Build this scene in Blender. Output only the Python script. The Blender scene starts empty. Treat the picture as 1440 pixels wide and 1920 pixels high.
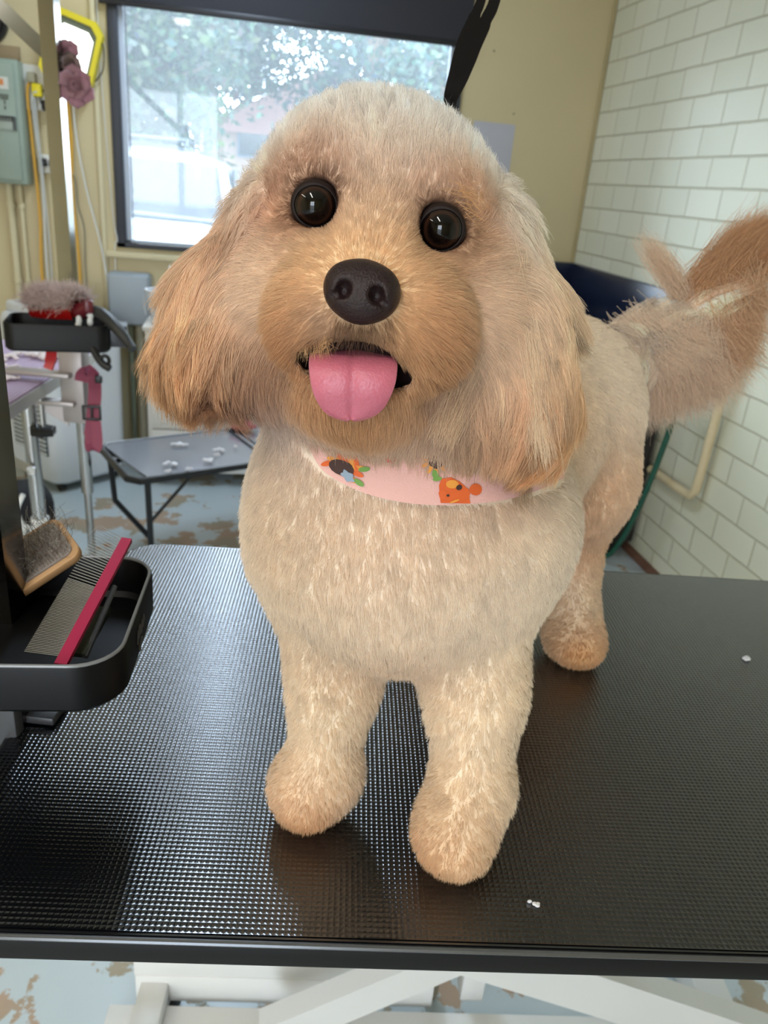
import bpy, bmesh, math, random
import numpy as np
from mathutils import Vector, Matrix, noise as mnoise
from mathutils.kdtree import KDTree

random.seed(7)
RNG = np.random.default_rng(11)
PI = math.pi
SC = bpy.context.scene
COL = SC.collection

# ------------------------------------------------------------------ camera model
FPX = 1460.0
_n = np.array([-314, 3470, FPX]); _n /= np.linalg.norm(_n)
_v = np.array([-248, -640, FPX]); _v -= _n * _v.dot(_n); _v /= np.linalg.norm(_v)
_x = np.cross(_n, _v)
if _x[0] < 0: _x = -_x
RW = np.array([_x, _v, -_n])
CAM = np.array([0, 0, 1.35])


def P(px, py, d):
    """a point of the place: sight line and distance along the view axis, in metres"""
    return CAM + RW @ np.array([px - 720, py - 960, FPX]) * d / FPX


def PV(px, py, d):
    return Vector(P(px, py, d))


CR = RW[:, 0]; CU = -RW[:, 1]; CF = RW[:, 2]

# ------------------------------------------------------------------ materials


def lin(c):
    c = np.asarray(c, float) / 255.0
    return np.where(c <= 0.04045, c / 12.92, ((c + 0.055) / 1.055) ** 2.4)


def rgba(c, a=1.0):
    l = lin(c)
    return (float(l[0]), float(l[1]), float(l[2]), a)


def mat(name, color, rough=0.5, metal=0.0, spec=0.5, var=0.0, vscale=20, bump=0.0, bscale=60, coat=0.0,
        emit=None, estr=0, trans=0.0, sss=0.0, alpha=1.0, sheen=0.0):
    m = bpy.data.materials.new(name); m.use_nodes = True
    nt = m.node_tree; b = nt.nodes['Principled BSDF']
    b.inputs['Base Color'].default_value = rgba(color)
    b.inputs['Roughness'].default_value = rough
    b.inputs['Metallic'].default_value = metal
    b.inputs['Specular IOR Level'].default_value = spec
    b.inputs['Coat Weight'].default_value = coat
    b.inputs['Coat Roughness'].default_value = 0.06
    b.inputs['Transmission Weight'].default_value = trans
    b.inputs['Alpha'].default_value = alpha
    b.inputs['Sheen Weight'].default_value = sheen
    if sss:
        b.inputs['Subsurface Weight'].default_value = sss
        b.inputs['Subsurface Radius'].default_value = (0.01, 0.004, 0.003)
        b.inputs['Subsurface Scale'].default_value = 1.0
    if emit:
        b.inputs['Emission Color'].default_value = rgba(emit); b.inputs['Emission Strength'].default_value = estr
    if var or bump:
        tc = nt.nodes.new('ShaderNodeTexCoord')
    if var:
        n = nt.nodes.new('ShaderNodeTexNoise'); n.inputs['Scale'].default_value = vscale; n.inputs['Detail'].default_value = 5
        nt.links.new(tc.outputs['Object'], n.inputs['Vector'])
        mx = nt.nodes.new('ShaderNodeMix'); mx.data_type = 'RGBA'
        lo = lin(color) * (1 - var); hi = np.minimum(lin(color) * (1 + var), 1)
        mx.inputs[6].default_value = (*map(float, lo), 1); mx.inputs[7].default_value = (*map(float, hi), 1)
        nt.links.new(n.outputs['Fac'], mx.inputs[0]); nt.links.new(mx.outputs[2], b.inputs['Base Color'])
    if bump:
        n2 = nt.nodes.new('ShaderNodeTexNoise'); n2.inputs['Scale'].default_value = bscale; n2.inputs['Detail'].default_value = 4
        nt.links.new(tc.outputs['Object'], n2.inputs['Vector'])
        bp = nt.nodes.new('ShaderNodeBump'); bp.inputs['Strength'].default_value = bump; bp.inputs['Distance'].default_value = 0.002
        nt.links.new(n2.outputs['Fac'], bp.inputs['Height']); nt.links.new(bp.outputs['Normal'], b.inputs['Normal'])
    return m


class NT:
    """tiny node helper"""
    def __init__(s, m): s.nt = m.node_tree; s.b = s.nt.nodes['Principled BSDF']
    def n(s, t, **k):
        x = s.nt.nodes.new(t)
        for a, v in k.items(): setattr(x, a, v)
        return x
    def l(s, a, b): s.nt.links.new(a, b)
    def math(s, op, a, b=None, c=None):
        x = s.n('ShaderNodeMath', operation=op)
        for i, v in enumerate((a, b, c)):
            if v is None: continue
            if isinstance(v, (int, float)): x.inputs[i].default_value = v
            else: s.l(v, x.inputs[i])
        return x.outputs[0]
    def mix(s, f, a, b):
        x = s.n('ShaderNodeMix', data_type='RGBA')
        if isinstance(f, (int, float)): x.inputs[0].default_value = f
        else: s.l(f, x.inputs[0])
        for i, v in ((6, a), (7, b)):
            if isinstance(v, tuple): x.inputs[i].default_value = v
            else: s.l(v, x.inputs[i])
        return x.outputs[2]
    def ramp(s, f, stops):
        x = s.n('ShaderNodeValToRGB'); e = x.color_ramp.elements
        e[0].position, e[0].color = stops[0][0], stops[0][1]
        e[1].position, e[1].color = stops[-1][0], stops[-1][1]
        for p, c in stops[1:-1]:
            q = e.new(p); q.color = c
        s.l(f, x.inputs[0]); return x.outputs[0]


BLACK = (0, 0, 0, 1); WHITE = (1, 1, 1, 1)

# ------------------------------------------------------------------ mesh building


class MB:
    """collects shapes (world coordinates) for ONE mesh object"""
    def __init__(s): s.bm = bmesh.new(); s.mi = 0

    def _fin(s, faces):
        for f in faces: f.material_index = s.mi; f.smooth = True

    def box(s, c, size, rot=None, bev=0.0, seg=2):
        """rot: Matrix 3x3 or z angle"""
        t = bmesh.new(); bmesh.ops.create_cube(t, size=1.0)
        bmesh.ops.scale(t, vec=Vector(size), verts=t.verts)
        if bev > 0:
            bmesh.ops.bevel(t, geom=list(t.edges), offset=min(bev, min(size) * 0.49), segments=seg, profile=0.5, affect='EDGES')
        return s._merge(t, c, rot)

    def _merge(s, t, c=(0, 0, 0), rot=None):
        if rot is None: R = Matrix.Identity(3)
        elif isinstance(rot, (int, float)): R = Matrix.Rotation(rot, 3, 'Z')
        else: R = rot
        c = Vector(c); t.verts.index_update()
        vs = [s.bm.verts.new(R @ v.co + c) for v in t.verts]
        fs = []
        for f in t.faces:
            try: fs.append(s.bm.faces.new([vs[v.index] for v in f.verts]))
            except ValueError: pass
        s._fin(fs); t.free(); return s

    def prism(s, pts, z0, z1, c=(0, 0, 0), rot=None, bev=0.0):
        """pts: 2D polygon (local xy) extruded z0..z1"""
        t = bmesh.new()
        a = [t.verts.new((p[0], p[1], z0)) for p in pts]; b = [t.verts.new((p[0], p[1], z1)) for p in pts]
        n = len(pts)
        t.faces.new(a[::-1]); t.faces.new(b)
        for i in range(n): t.faces.new((a[i], a[(i + 1) % n], b[(i + 1) % n], b[i]))
        bmesh.ops.recalc_face_normals(t, faces=t.faces)
        if bev: bmesh.ops.bevel(t, geom=[e for e in t.edges if abs(e.verts[0].co.z - e.verts[1].co.z) < 1e-6], offset=bev, segments=2, profile=0.5, affect='EDGES')
        return s._merge(t, c, rot)

    def cyl(s, p0, p1, r, r1=None, seg=20, caps=True):
        return s.tube([p0, p1], [r, r if r1 is None else r1], seg, caps)

    def tube(s, pts, r, seg=12, caps=True, square=False, close=False):
        pts = [Vector(p) for p in pts]; n = len(pts)
        rr = list(r) if hasattr(r, '__len__') else [r] * n
        t0 = (pts[1] - pts[0]).normalized()
        up = Vector((0, 0, 1)) if abs(t0.z) < 0.9 else Vector((0, 1, 0))
        u = (up - t0 * up.dot(t0)).normalized()
        rings = []
        for i in range(n):
            if close: t = (pts[(i + 1) % n] - pts[i - 1])
            else: t = pts[min(i + 1, n - 1)] - pts[max(i - 1, 0)]
            if t.length < 1e-9: t = t0.copy()
            t.normalize(); u = u - t * u.dot(t)
            u.normalize(); v = t.cross(u)
            ring = []
            for k in range(seg):
                a = 2 * PI * k / seg + (PI / seg if square else 0)
                ring.append(s.bm.verts.new(pts[i] + (u * math.cos(a) + v * math.sin(a)) * rr[i]))
            rings.append(ring)
        fs = []
        for i in range(n if close else n - 1):
            A, B = rings[i], rings[(i + 1) % n]
            for k in range(seg): fs.append(s.bm.faces.new((A[k], A[(k + 1) % seg], B[(k + 1) % seg], B[k])))
        if caps and not close:
            fs.append(s.bm.faces.new(rings[0][::-1])); fs.append(s.bm.faces.new(rings[-1]))
        s._fin(fs); return s

    def ribbon(s, pts, w, th, side):
        """flat strap: pts path, w width (list ok), th thickness, side: width direction(s)"""
        pts = [Vector(p) for p in pts]; n = len(pts); rings = []
        for i in range(n):
            t = (pts[min(i + 1, n - 1)] - pts[max(i - 1, 0)]).normalized()
            sd = Vector(side[i]) if hasattr(side[0], '__len__') else Vector(side)
            sd = (sd - t * sd.dot(t)).normalized(); nn = t.cross(sd)
            ww = w[i] if hasattr(w, '__len__') else w
            rings.append([s.bm.verts.new(pts[i] + sd * a * ww / 2 + nn * b * th / 2) for a, b in ((-1, -1), (1, -1), (1, 1), (-1, 1))])
        fs = []
        for i in range(n - 1):
            A, B = rings[i], rings[i + 1]
            for k in range(4): fs.append(s.bm.faces.new((A[k], A[(k + 1) % 4], B[(k + 1) % 4], B[k])))
        fs.append(s.bm.faces.new(rings[0][::-1])); fs.append(s.bm.faces.new(rings[-1]))
        s._fin(fs); return s

    def lathe(s, prof, c, axis=(0, 0, 1), seg=32):
        c = Vector(c); q = Vector((0, 0, 1)).rotation_difference(Vector(axis).normalized())
        rings = [[s.bm.verts.new(c + q @ Vector((r * math.cos(2 * PI * k / seg), r * math.sin(2 * PI * k / seg), h))) for k in range(seg)] for r, h in prof]
        fs = []
        for A, B in zip(rings, rings[1:]):
            for k in range(seg): fs.append(s.bm.faces.new((A[k], A[(k + 1) % seg], B[(k + 1) % seg], B[k])))
        fs.append(s.bm.faces.new(rings[0][::-1])); fs.append(s.bm.faces.new(rings[-1]))
        s._fin(fs); return s

    def grid(s, G, close_u=False):
        """G: list of rows of points"""
        V = [[s.bm.verts.new(p) for p in row] for row in G]; fs = []
        for i in range(len(V) - 1):
            m = len(V[i])
            for j in range(m if close_u else m - 1):
                fs.append(s.bm.faces.new((V[i][j], V[i][(j + 1) % m], V[i + 1][(j + 1) % m], V[i + 1][j])))
        s._fin(fs); return s

    def poly(s, pts):
        f = s.bm.faces.new([s.bm.verts.new(p) for p in pts]); s._fin([f]); return s

    def sphere(s, c, r, rot=None, seg=20):
        t = bmesh.new(); bmesh.ops.create_uvsphere(t, u_segments=seg, v_segments=max(6, seg // 2), radius=1)
        bmesh.ops.scale(t, vec=Vector(r if hasattr(r, '__len__') else (r, r, r)), verts=t.verts)
        return s._merge(t, c, rot)

    def build(s, name, m, parent=None, sharp=32, recalc=True):
        if recalc: bmesh.ops.recalc_face_normals(s.bm, faces=s.bm.faces)
        me = bpy.data.meshes.new(name)
        if parent is not None:
            off = world_loc(parent)
            bmesh.ops.translate(s.bm, vec=-off, verts=s.bm.verts)
        for e in s.bm.edges:
            if len(e.link_faces) == 2 and e.calc_face_angle(0) > math.radians(sharp): e.smooth = False
        s.bm.to_mesh(me); s.bm.free()
        for x in (m if isinstance(m, (list, tuple)) else [m]): me.materials.append(x)
        o = bpy.data.objects.new(name, me); COL.objects.link(o)
        if parent is not None: o.parent = parent
        return o


def world_loc(o):
    v = Vector((0, 0, 0))
    while o is not None:
        v += o.location; o = o.parent
    return v


def tag(o, label=None, cat=None, group=None, kind=None):
    if label: o['label'] = label
    if cat: o['category'] = cat
    if group: o['group'] = group
    if kind: o['kind'] = kind
    return o


def thing(name, loc, label, cat, group=None, kind=None):
    o = bpy.data.objects.new(name, None); COL.objects.link(o); o.location = loc
    o.empty_display_size = 0.05
    return tag(o, label, cat, group, kind)


def struct(name, mb, m, parent=None, **k):
    o = mb.build(name, m, parent, **k)
    if parent is None: o['kind'] = 'structure'
    return o


def rrect(x0, y0, x1, y1, r, n=6):
    pts = []
    for cx, cy, a0 in ((x1 - r, y1 - r, 0), (x0 + r, y1 - r, 90), (x0 + r, y0 + r, 180), (x1 - r, y0 + r, 270)):
        for i in range(n + 1):
            a = math.radians(a0 + 90 * i / n); pts.append((cx + r * math.cos(a), cy + r * math.sin(a)))
    return pts


def smooth_path(pts, n=8):
    """Catmull-Rom"""
    p = [np.array(q, float) for q in pts]; p = [2 * p[0] - p[1]] + p + [2 * p[-1] - p[-2]]; out = []
    for i in range(1, len(p) - 2):
        for k in range(n):
            t = k / n
            out.append(0.5 * ((2 * p[i]) + (-p[i - 1] + p[i + 1]) * t + (2 * p[i - 1] - 5 * p[i] + 4 * p[i + 1] - p[i + 2]) * t * t + (-p[i - 1] + 3 * p[i] - 3 * p[i + 1] + p[i + 2]) * t ** 3))
    out.append(p[-2]); return out


# ================================================================== THE ROOM
YB = 3.9; XR = 1.6; XL = -2.6; YF = -2.2; ZC = 2.75
M_back = mat('cream_paint', (206, 190, 150), 0.55, var=0.05, vscale=3, bump=0.15, bscale=40)
M_trim = mat('cream_gloss_paint', (212, 200, 164), 0.4, var=0.04, vscale=5)
M_white = mat('white_paint', (225, 226, 224), 0.4, var=0.03)
M_black = mat('black_plastic', (16, 16, 18), 0.4)
M_chrome = mat('chrome', (190, 190, 190), 0.16, metal=1.0)
M_steel = mat('brushed_steel', (178, 176, 172), 0.32, metal=1.0, var=0.1, vscale=60)
M_alum = mat('aluminium_edge', (205, 206, 204), 0.35, metal=0.7)

# window opening in the back wall
WX0, WX1, WZ0, WZ1 = -0.60, 0.93, 0.985, 2.25


def wall_with_hole(name, axis, pos, a0, a1, z0, z1, h, m, thick=0.12, sgn=1):
    """wall plane at axis=pos, hole (ha0,ha1,hz0,hz1); four blocks in one mesh"""
    mb = MB(); ha0, ha1, hz0, hz1 = h
    for (p, q, r, s_) in ((a0, ha0, z0, z1), (ha1, a1, z0, z1), (ha0, ha1, z0, hz0), (ha0, ha1, hz1, z1)):
        if q - p < 1e-4 or s_ - r < 1e-4: continue
        c = ((p + q) / 2, pos + sgn * thick / 2, (r + s_) / 2); sz = (q - p, thick, s_ - r)
        if axis == 'x': c = (c[1], c[0], c[2]); sz = (sz[1], sz[0], sz[2])
        mb.box(c, sz)
    return struct(name, mb, m)


wall_with_hole('wall_back', 'y', YB, XL, XR + 0.12, 0, ZC, (WX0, WX1, WZ0, WZ1), M_back)
wall_with_hole('wall_front', 'y', YF, XL, XR + 0.12, 0, ZC, (-1.40, -.40, 0.0, 2.1), M_back, sgn=-1)
mb = MB(); mb.box((XL - 0.06, (YF + YB) / 2, ZC / 2), (0.12, YB - YF, ZC)); struct('wall_left', mb, M_back)
mb = MB(); mb.box(((XL + XR) / 2, (YF + YB) / 2, ZC + 0.05), (XR - XL + 0.3, YB - YF + 0.3, 0.1))
struct('ceiling', mb, mat('ceiling_paint', (226, 222, 210), 0.8))

# brick wall, painted
M_brick = mat('painted_brick', (230, 232, 216), 0.45)
k = NT(M_brick)
tc = k.n('ShaderNodeTexCoord'); sp = k.n('ShaderNodeSeparateXYZ'); k.l(tc.outputs['Object'], sp.inputs[0])
cb = k.n('ShaderNodeCombineXYZ'); k.l(k.math('ADD', sp.outputs[1], 10 - 0.133 + 0.2), cb.inputs[0]); k.l(sp.outputs[2], cb.inputs[1])
nz = k.n('ShaderNodeTexNoise'); nz.inputs['Scale'].default_value = 9; k.l(tc.outputs['Object'], nz.inputs['Vector'])
vm = k.n('ShaderNodeVectorMath', operation='SCALE'); k.l(nz.outputs['Color'], vm.inputs[0]); vm.inputs[3].default_value = 0.006
va = k.n('ShaderNodeVectorMath', operation='ADD'); k.l(cb.outputs[0], va.inputs[0]); k.l(vm.outputs[0], va.inputs[1])
br = k.n('ShaderNodeTexBrick'); br.offset = 0.5; br.inputs['Scale'].default_value = 1.0
br.inputs['Brick Width'].default_value = 0.22; br.inputs['Row Height'].default_value = 0.1025
br.inputs['Mortar Size'].default_value = 0.0045; br.inputs['Mortar Smooth'].default_value = 0.6; br.inputs['Bias'].default_value = 0
br.inputs['Color1'].default_value = rgba((226, 226, 208)); br.inputs['Color2'].default_value = rgba((217, 218, 198)); br.inputs['Mortar'].default_value = rgba((184, 180, 156))
k.l(va.outputs[0], br.inputs['Vector'])
n3 = k.n('ShaderNodeTexNoise'); n3.inputs['Scale'].default_value = 2.5; n3.inputs['Detail'].default_value = 6; k.l(tc.outputs['Object'], n3.inputs['Vector'])
k.l(k.mix(k.math('MULTIPLY', n3.outputs['Fac'], 0.35), br.outputs['Color'], rgba((200, 192, 160))), k.b.inputs['Base Color'])
n4 = k.n('ShaderNodeTexNoise'); n4.inputs['Scale'].default_value = 120; n4.inputs['Detail'].default_value = 4; k.l(tc.outputs['Object'], n4.inputs['Vector'])
hgt = k.math('ADD', k.math('MULTIPLY', k.math('SUBTRACT', 1.0, br.outputs['Fac']), 1.0), k.math('MULTIPLY', n4.outputs['Fac'], 0.12))
bp = k.n('ShaderNodeBump'); bp.inputs['Strength'].default_value = 0.7; bp.inputs['Distance'].default_value = 0.004
k.l(hgt, bp.inputs['Height']); k.l(bp.outputs[0], k.b.inputs['Normal'])
mb = MB(); mb.box((XR + 0.06, (YF + YB) / 2, ZC / 2), (0.12, YB - YF, ZC)); struct('wall_right', mb, M_brick)

# floor: pale blue-grey paint flaked off to beige concrete
M_floor = mat('flaked_floor_paint', (188, 200, 205), 0.3)
k = NT(M_floor)
tc = k.n('ShaderNodeTexCoord')
a = k.n('ShaderNodeTexNoise'); a.inputs['Scale'].default_value = 7.5; a.inputs['Detail'].default_value = 7; a.inputs['Roughness'].default_value = 0.62; k.l(tc.outputs['Object'], a.inputs['Vector'])
b_ = k.n('ShaderNodeTexNoise'); b_.inputs['Scale'].default_value = 1.3; b_.inputs['Detail'].default_value = 2; k.l(tc.outputs['Object'], b_.inputs['Vector'])
sm = k.math('ADD', k.math('MULTIPLY', a.outputs['Fac'], 0.72), k.math('MULTIPLY', b_.outputs['Fac'], 0.38))
msk = k.ramp(sm, [(0.585, BLACK), (0.598, WHITE)])
c_ = k.n('ShaderNodeTexNoise'); c_.inputs['Scale'].default_value = 3.2; c_.inputs['Detail'].default_value = 6; k.l(tc.outputs['Object'], c_.inputs['Vector'])
paint = k.mix(c_.outputs['Fac'], rgba((178, 194, 200)), rgba((200, 208, 212)))
conc = k.mix(k.ramp(c_.outputs['Fac'], [(0.45, BLACK), (0.55, WHITE)]), rgba((160, 150, 130)), rgba((176, 152, 130)))
k.l(k.mix(msk, paint, conc), k.b.inputs['Base Color'])
k.l(k.math('ADD', k.math('MULTIPLY', msk, 0.4), 0.28), k.b.inputs['Roughness'])
bp = k.n('ShaderNodeBump'); bp.inputs['Strength'].default_value = 0.4; bp.inputs['Distance'].default_value = 0.002; bp.invert = True
k.l(msk, bp.inputs['Height']); k.l(bp.outputs[0], k.b.inputs['Normal'])
mb = MB(); mb.box(((XL + XR) / 2, (YF + YB) / 2, -0.05), (XR - XL + 0.24, YB - YF + 0.24, 0.1)); struct('floor', mb, M_floor)

# dark strip painting the corner's shadow, and battens on the back wall
mb = MB(); mb.box((XR - 0.008, YB - 0.008, ZC / 2), (0.016, 0.016, ZC), bev=0.004); struct('corner_shadow_trim', mb, mat('corner_shadow_strip', (176, 160, 120), 0.6, var=0.2, vscale=8))
mb = MB(); mb.box((-0.655, YB - 0.008, 1.45), (0.022, 0.016, 2.6), bev=0.004); struct('trim_2', mb, M_trim)
mb = MB(); mb.box((-0.80, YB - 0.005, 2.3), (0.03, 0.01, 0.9), bev=0.003); struct('trim_3', mb, M_trim)
mb = MB()
for z in (0.955,): mb.box((0.165, YB - 0.012, z), (1.62, 0.05, 0.028), bev=0.005)
struct('trim_4', mb, M_trim)
mb = MB(); mb.box((XR - 0.006, 1.9, 0.02), (0.012, 4.0, 0.04), bev=0.003)
struct('baseboard_right', mb, mat('dirty_floor_edge', (120, 84, 66), 0.7, var=0.3))

# window: dark frame, pale inner sash, dusty glass
win = thing('window_1', (0.165, YB, WZ0), None, None, kind='structure')
M_frame = mat('charcoal_window_frame', (52, 54, 62), 0.45)
mb = MB()
fx0, fx1, fz0, fz1 = WX0, WX1, WZ0, WZ1
for c, s_ in (((fx0 + .02, YB + .02, (fz0 + fz1) / 2), (.04, .07, fz1 - fz0)), ((fx1 - .02, YB + .02, (fz0 + fz1) / 2), (.04, .07, fz1 - fz0)),
              (((fx0 + fx1) / 2, YB + .02, fz0 + .012), (fx1 - fx0, .07, .024)), (((fx0 + fx1) / 2, YB + .02, fz1 - .02), (fx1 - fx0, .07, .04))):
    mb.box(c, s_, bev=.004)
mb.build('window_frame', M_frame, win)
mb = MB()
sx0, sx1, sz0, sz1 = fx0 + .04, fx1 - .04, fz0 + .024, fz1 - .04
for c, s_ in (((sx0 + .011, YB + .03, (sz0 + sz1) / 2), (.022, .03, sz1 - sz0)), ((sx1 - .011, YB + .03, (sz0 + sz1) / 2), (.022, .03, sz1 - sz0)),
              (((sx0 + sx1) / 2, YB + .03, sz0 + .006), (sx1 - sx0, .03, .012)), (((sx0 + sx1) / 2, YB + .03, sz1 - .01), (sx1 - sx0, .03, .02))):
    mb.box(c, s_, bev=.003)
mb.build('sash', mat('pale_sash', (200, 208, 220), 0.4), win)
mb = MB(); mb.box((sx0 + .03, YB + .03, (sz0 + sz1) / 2), (.004, .02, sz1 - sz0)); mb.build('sash_seal', M_frame, win)
M_glass = bpy.data.materials.new('dusty_glass'); M_glass.use_nodes = True
nt = M_glass.node_tree; nt.nodes.clear()
out = nt.nodes.new('ShaderNodeOutputMaterial'); tr = nt.nodes.new('ShaderNodeBsdfTransparent'); tl = nt.nodes.new('ShaderNodeBsdfTranslucent')
tr.inputs[0].default_value = (0.93, 0.97, 1.0, 1); tl.inputs[0].default_value = (0.82, 0.93, 1.0, 1)
mx = nt.nodes.new('ShaderNodeMixShader'); gl = nt.nodes.new('ShaderNodeBsdfGlossy'); gl.inputs['Roughness'].default_value = 0.03
mx2 = nt.nodes.new('ShaderNodeMixShader'); fr = nt.nodes.new('ShaderNodeFresnel'); fr.inputs[0].default_value = 1.3
tcn = nt.nodes.new('ShaderNodeTexCoord'); nn = nt.nodes.new('ShaderNodeTexNoise'); nn.inputs['Scale'].default_value = 2.2; nn.inputs['Detail'].default_value = 5
nt.links.new(tcn.outputs['Object'], nn.inputs['Vector'])
mr = nt.nodes.new('ShaderNodeMapRange'); mr.inputs['To Min'].default_value = 0.04; mr.inputs['To Max'].default_value = 0.07
nt.links.new(nn.outputs['Fac'], mr.inputs['Value']); nt.links.new(mr.outputs[0], mx.inputs[0])
nt.links.new(tr.outputs[0], mx.inputs[1]); nt.links.new(tl.outputs[0], mx.inputs[2])
nt.links.new(fr.outputs[0], mx2.inputs[0]); nt.links.new(mx.outputs[0], mx2.inputs[1]); nt.links.new(gl.outputs[0], mx2.inputs[2])
nt.links.new(mx2.outputs[0], out.inputs[0])
mb = MB(); mb.box(((sx0 + sx1) / 2, YB + .032, (sz0 + sz1) / 2), (sx1 - sx0 - .02, .005, sz1 - sz0 - .02)); mb.build('pane', M_glass, win)

# roller blind, half down
rb = thing('roller_blind', (0.165, YB - .03, 1.94), 'black roller blind pulled part way down over the window', 'blind')
M_blind = mat('blind_fabric', (38, 37, 44), 0.7, bump=0.1, bscale=300)
mb = MB(); mb.box((0.16, YB - .032, 2.12), (1.56, .003, .37)); mb.build('fabric', M_blind, rb)
mb = MB(); mb.box((0.16, YB - .032, 1.945), (1.57, .014, .026), bev=.005); mb.build('bottom_rail', mat('blind_rail', (30, 30, 36), 0.4), rb)
mb = MB(); mb.cyl((-.63, YB - .032, 2.33), (.95, YB - .032, 2.33), .032); mb.build('roller', M_blind, rb)
mb = MB(); mb.tube(smooth_path([(-.635, YB - .02, 2.3), (-.632, YB - .015, 1.7), (-.612, YB - .015, 1.15), (-.597, YB - .018, 1.02), (-.607, YB - .03, .97), (-.611, YB - .03, .6)]), .0022, 8)
mb.build('pull_cord', M_white, rb)

# paper on the back wall
o = MB().box((1.105, YB - .0009, 1.47), (.20, .0015, .37), 0).build('paper_sheet', mat('paper', (186, 184, 192), 0.8, var=0.04, vscale=14))
tag(o, 'plain pale paper sheet stuck on the cream wall right of the window', 'paper')
# nail in the wall
for (x, z, lab) in ((1.19, 1.70, 'small nail head just above the paper sheet'), (1.06, 1.94, 'small nail head high on cream wall beside black straps')):
    o = MB().lathe([(.004, 0), (.004, .003), (.0, .004)], (x, YB - .0, z), (0, -1, 0), 12).build('wall_nail', mat('nail', (120, 105, 80), .5, metal=.5)); tag(o, lab, 'nail')

# ---- wall clock, cut by the left edge of the photograph
ck = thing('wall_clock', (-1.075, YB - .02, 1.83), 'round wall clock with thick black rim and white face', 'clock')
cc = Vector((-1.075, YB, 1.83))
MB().lathe([(.085, 0), (.092, .012), (.09, .03), (.078, .036), (.068, .026), (.066, .02)], cc, (0, -1, 0), 48).build('rim', M_black, ck)
MB().lathe([(.07, 0), (.07, .018)], cc, (0, -1, 0), 48).build('dial', mat('clock_dial', (225, 225, 228), .5), ck)


def text_mesh(body, size, mtx, m, name, parent, ext=0.0004):
    cu = bpy.data.curves.new(name, 'FONT'); cu.body = body; cu.size = size; cu.extrude = ext; cu.align_x = 'CENTER'; cu.align_y = 'CENTER'
    t = bpy.data.objects.new(name, cu); COL.objects.link(t)
    dg = bpy.context.evaluated_depsgraph_get(); me = bpy.data.meshes.new_from_object(t.evaluated_get(dg))
    bpy.data.objects.remove(t)
    bm = bmesh.new(); bm.from_mesh(me); bm.transform(mtx); mb = MB(); mb.bm.free(); mb.bm = bm
    return mb


FACE_Y = Matrix.Rotation(PI / 2, 4, 'X')       # text facing -Y
nm = MB()
for h in range(1, 13):
    a = math.radians(90 - 30 * h); p = cc + Vector((math.cos(a) * .052, -.0185, math.sin(a) * .052))
    t = text_mesh(str(h), .02, Matrix.Translation(p) @ FACE_Y, M_black, 'num', None)
    t.bm.verts.index_update(); vs = [nm.bm.verts.new(v.co) for v in t.bm.verts]
    for f in t.bm.faces:
        try: nm.bm.faces.new([vs[v.index] for v in f.verts])
        except ValueError: pass
    t.bm.free()
nm.build('numerals', M_black, ck)
MB().box(cc + Vector((.012, -.021, .012)), (.04, .001, .004), Matrix.Rotation(-PI / 4, 3, 'Y')).build('hand', M_black, ck)
MB().box(cc + Vector((.018, -.022, -.014)), (.055, .001, .003), Matrix.Rotation(PI / 5, 3, 'Y')).build('hand', M_black, ck)
MB().box((-1.03, YB - .008, 1.72), (.16, .016, .05), bev=.003).build('clock_shelf', mat('shelf_wood', (150, 128, 96), .6))
tag(bpy.data.objects['clock_shelf'], 'short brown timber rail on the wall below the clock', 'rail')

# ---- grey-green electrical box
eb = thing('electrical_box', (-1.03, YB - .05, 1.2), 'grey-green metal switchboard box with stickers on the left of the wall', 'electrical box')
M_gg = mat('grey_green_enamel', (150, 164, 150), .45, var=.12, vscale=12)
MB().box((-1.04, YB - .05, 1.455), (.20, .10, .47), bev=.008).build('body', M_gg, eb)
MB().box((-1.045, YB - .105, 1.455), (.175, .012, .44), bev=.004).build('door', M_gg, eb)
MB().box((-1.005, YB - .112, 1.60), (.05, .001, .045)).build('sticker', mat('white_sticker', (214, 214, 205), .6), eb)
mb = MB(); mb.box((-1.012, YB - .1132, 1.603), (.028, .001, .022), bev=0)
mb.build('orange_print', mat('orange_print', (222, 140, 80), .6), eb)
mb = MB()
for i, z in enumerate((1.557, 1.550, 1.543)): mb.box((-1.005 + .003 * i, YB - .1125, z), (.045 - .008 * i, .001, .0035))
for z in (1.53, 1.51): mb.box((-1.0, YB - .1125, z), (.005, .001, .014))
mb.build('print', mat('dark_print', (70, 74, 66), .7), eb)
mb = MB(); mb.box((-1.0, YB - .113, 1.455), (.075, .006, .055), bev=.002); mb.build('breaker_window', mat('breaker_plate', (170, 180, 170), .4), eb)
mb = MB(); mb.box((-1.0, YB - .117, 1.477), (.07, .004, .006)); [mb.box((-1.022 + .011 * i, YB - .118, 1.467), (.005, .006, .014)) for i in range(5)]
mb.build('breaker_switch', M_black, eb)
mb = MB(); mb.box((-.968, YB - .117, 1.452), (.014, .004, .05)); mb.build('breaker_latch', mat('dark_grey_plastic', (74, 80, 80), .5), eb)
# conduits below it
for x, g in ((-1.04, 'wider'), (-.995, 'thinner')):
    mb = MB(); r = .016 if g == 'wider' else .010
    mb.cyl((x, YB - .02, 0.0), (x, YB - .02, 1.22), r)
    for z in (.35, .8, 1.12): mb.cyl((x, YB - .02, z), (x, YB - .02, z + .02), r + .004)
    o = mb.build('conduit_pipe', M_trim); tag(o, f'{g} of the two cream conduit pipes running down from the grey-green box', 'pipe')

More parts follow.
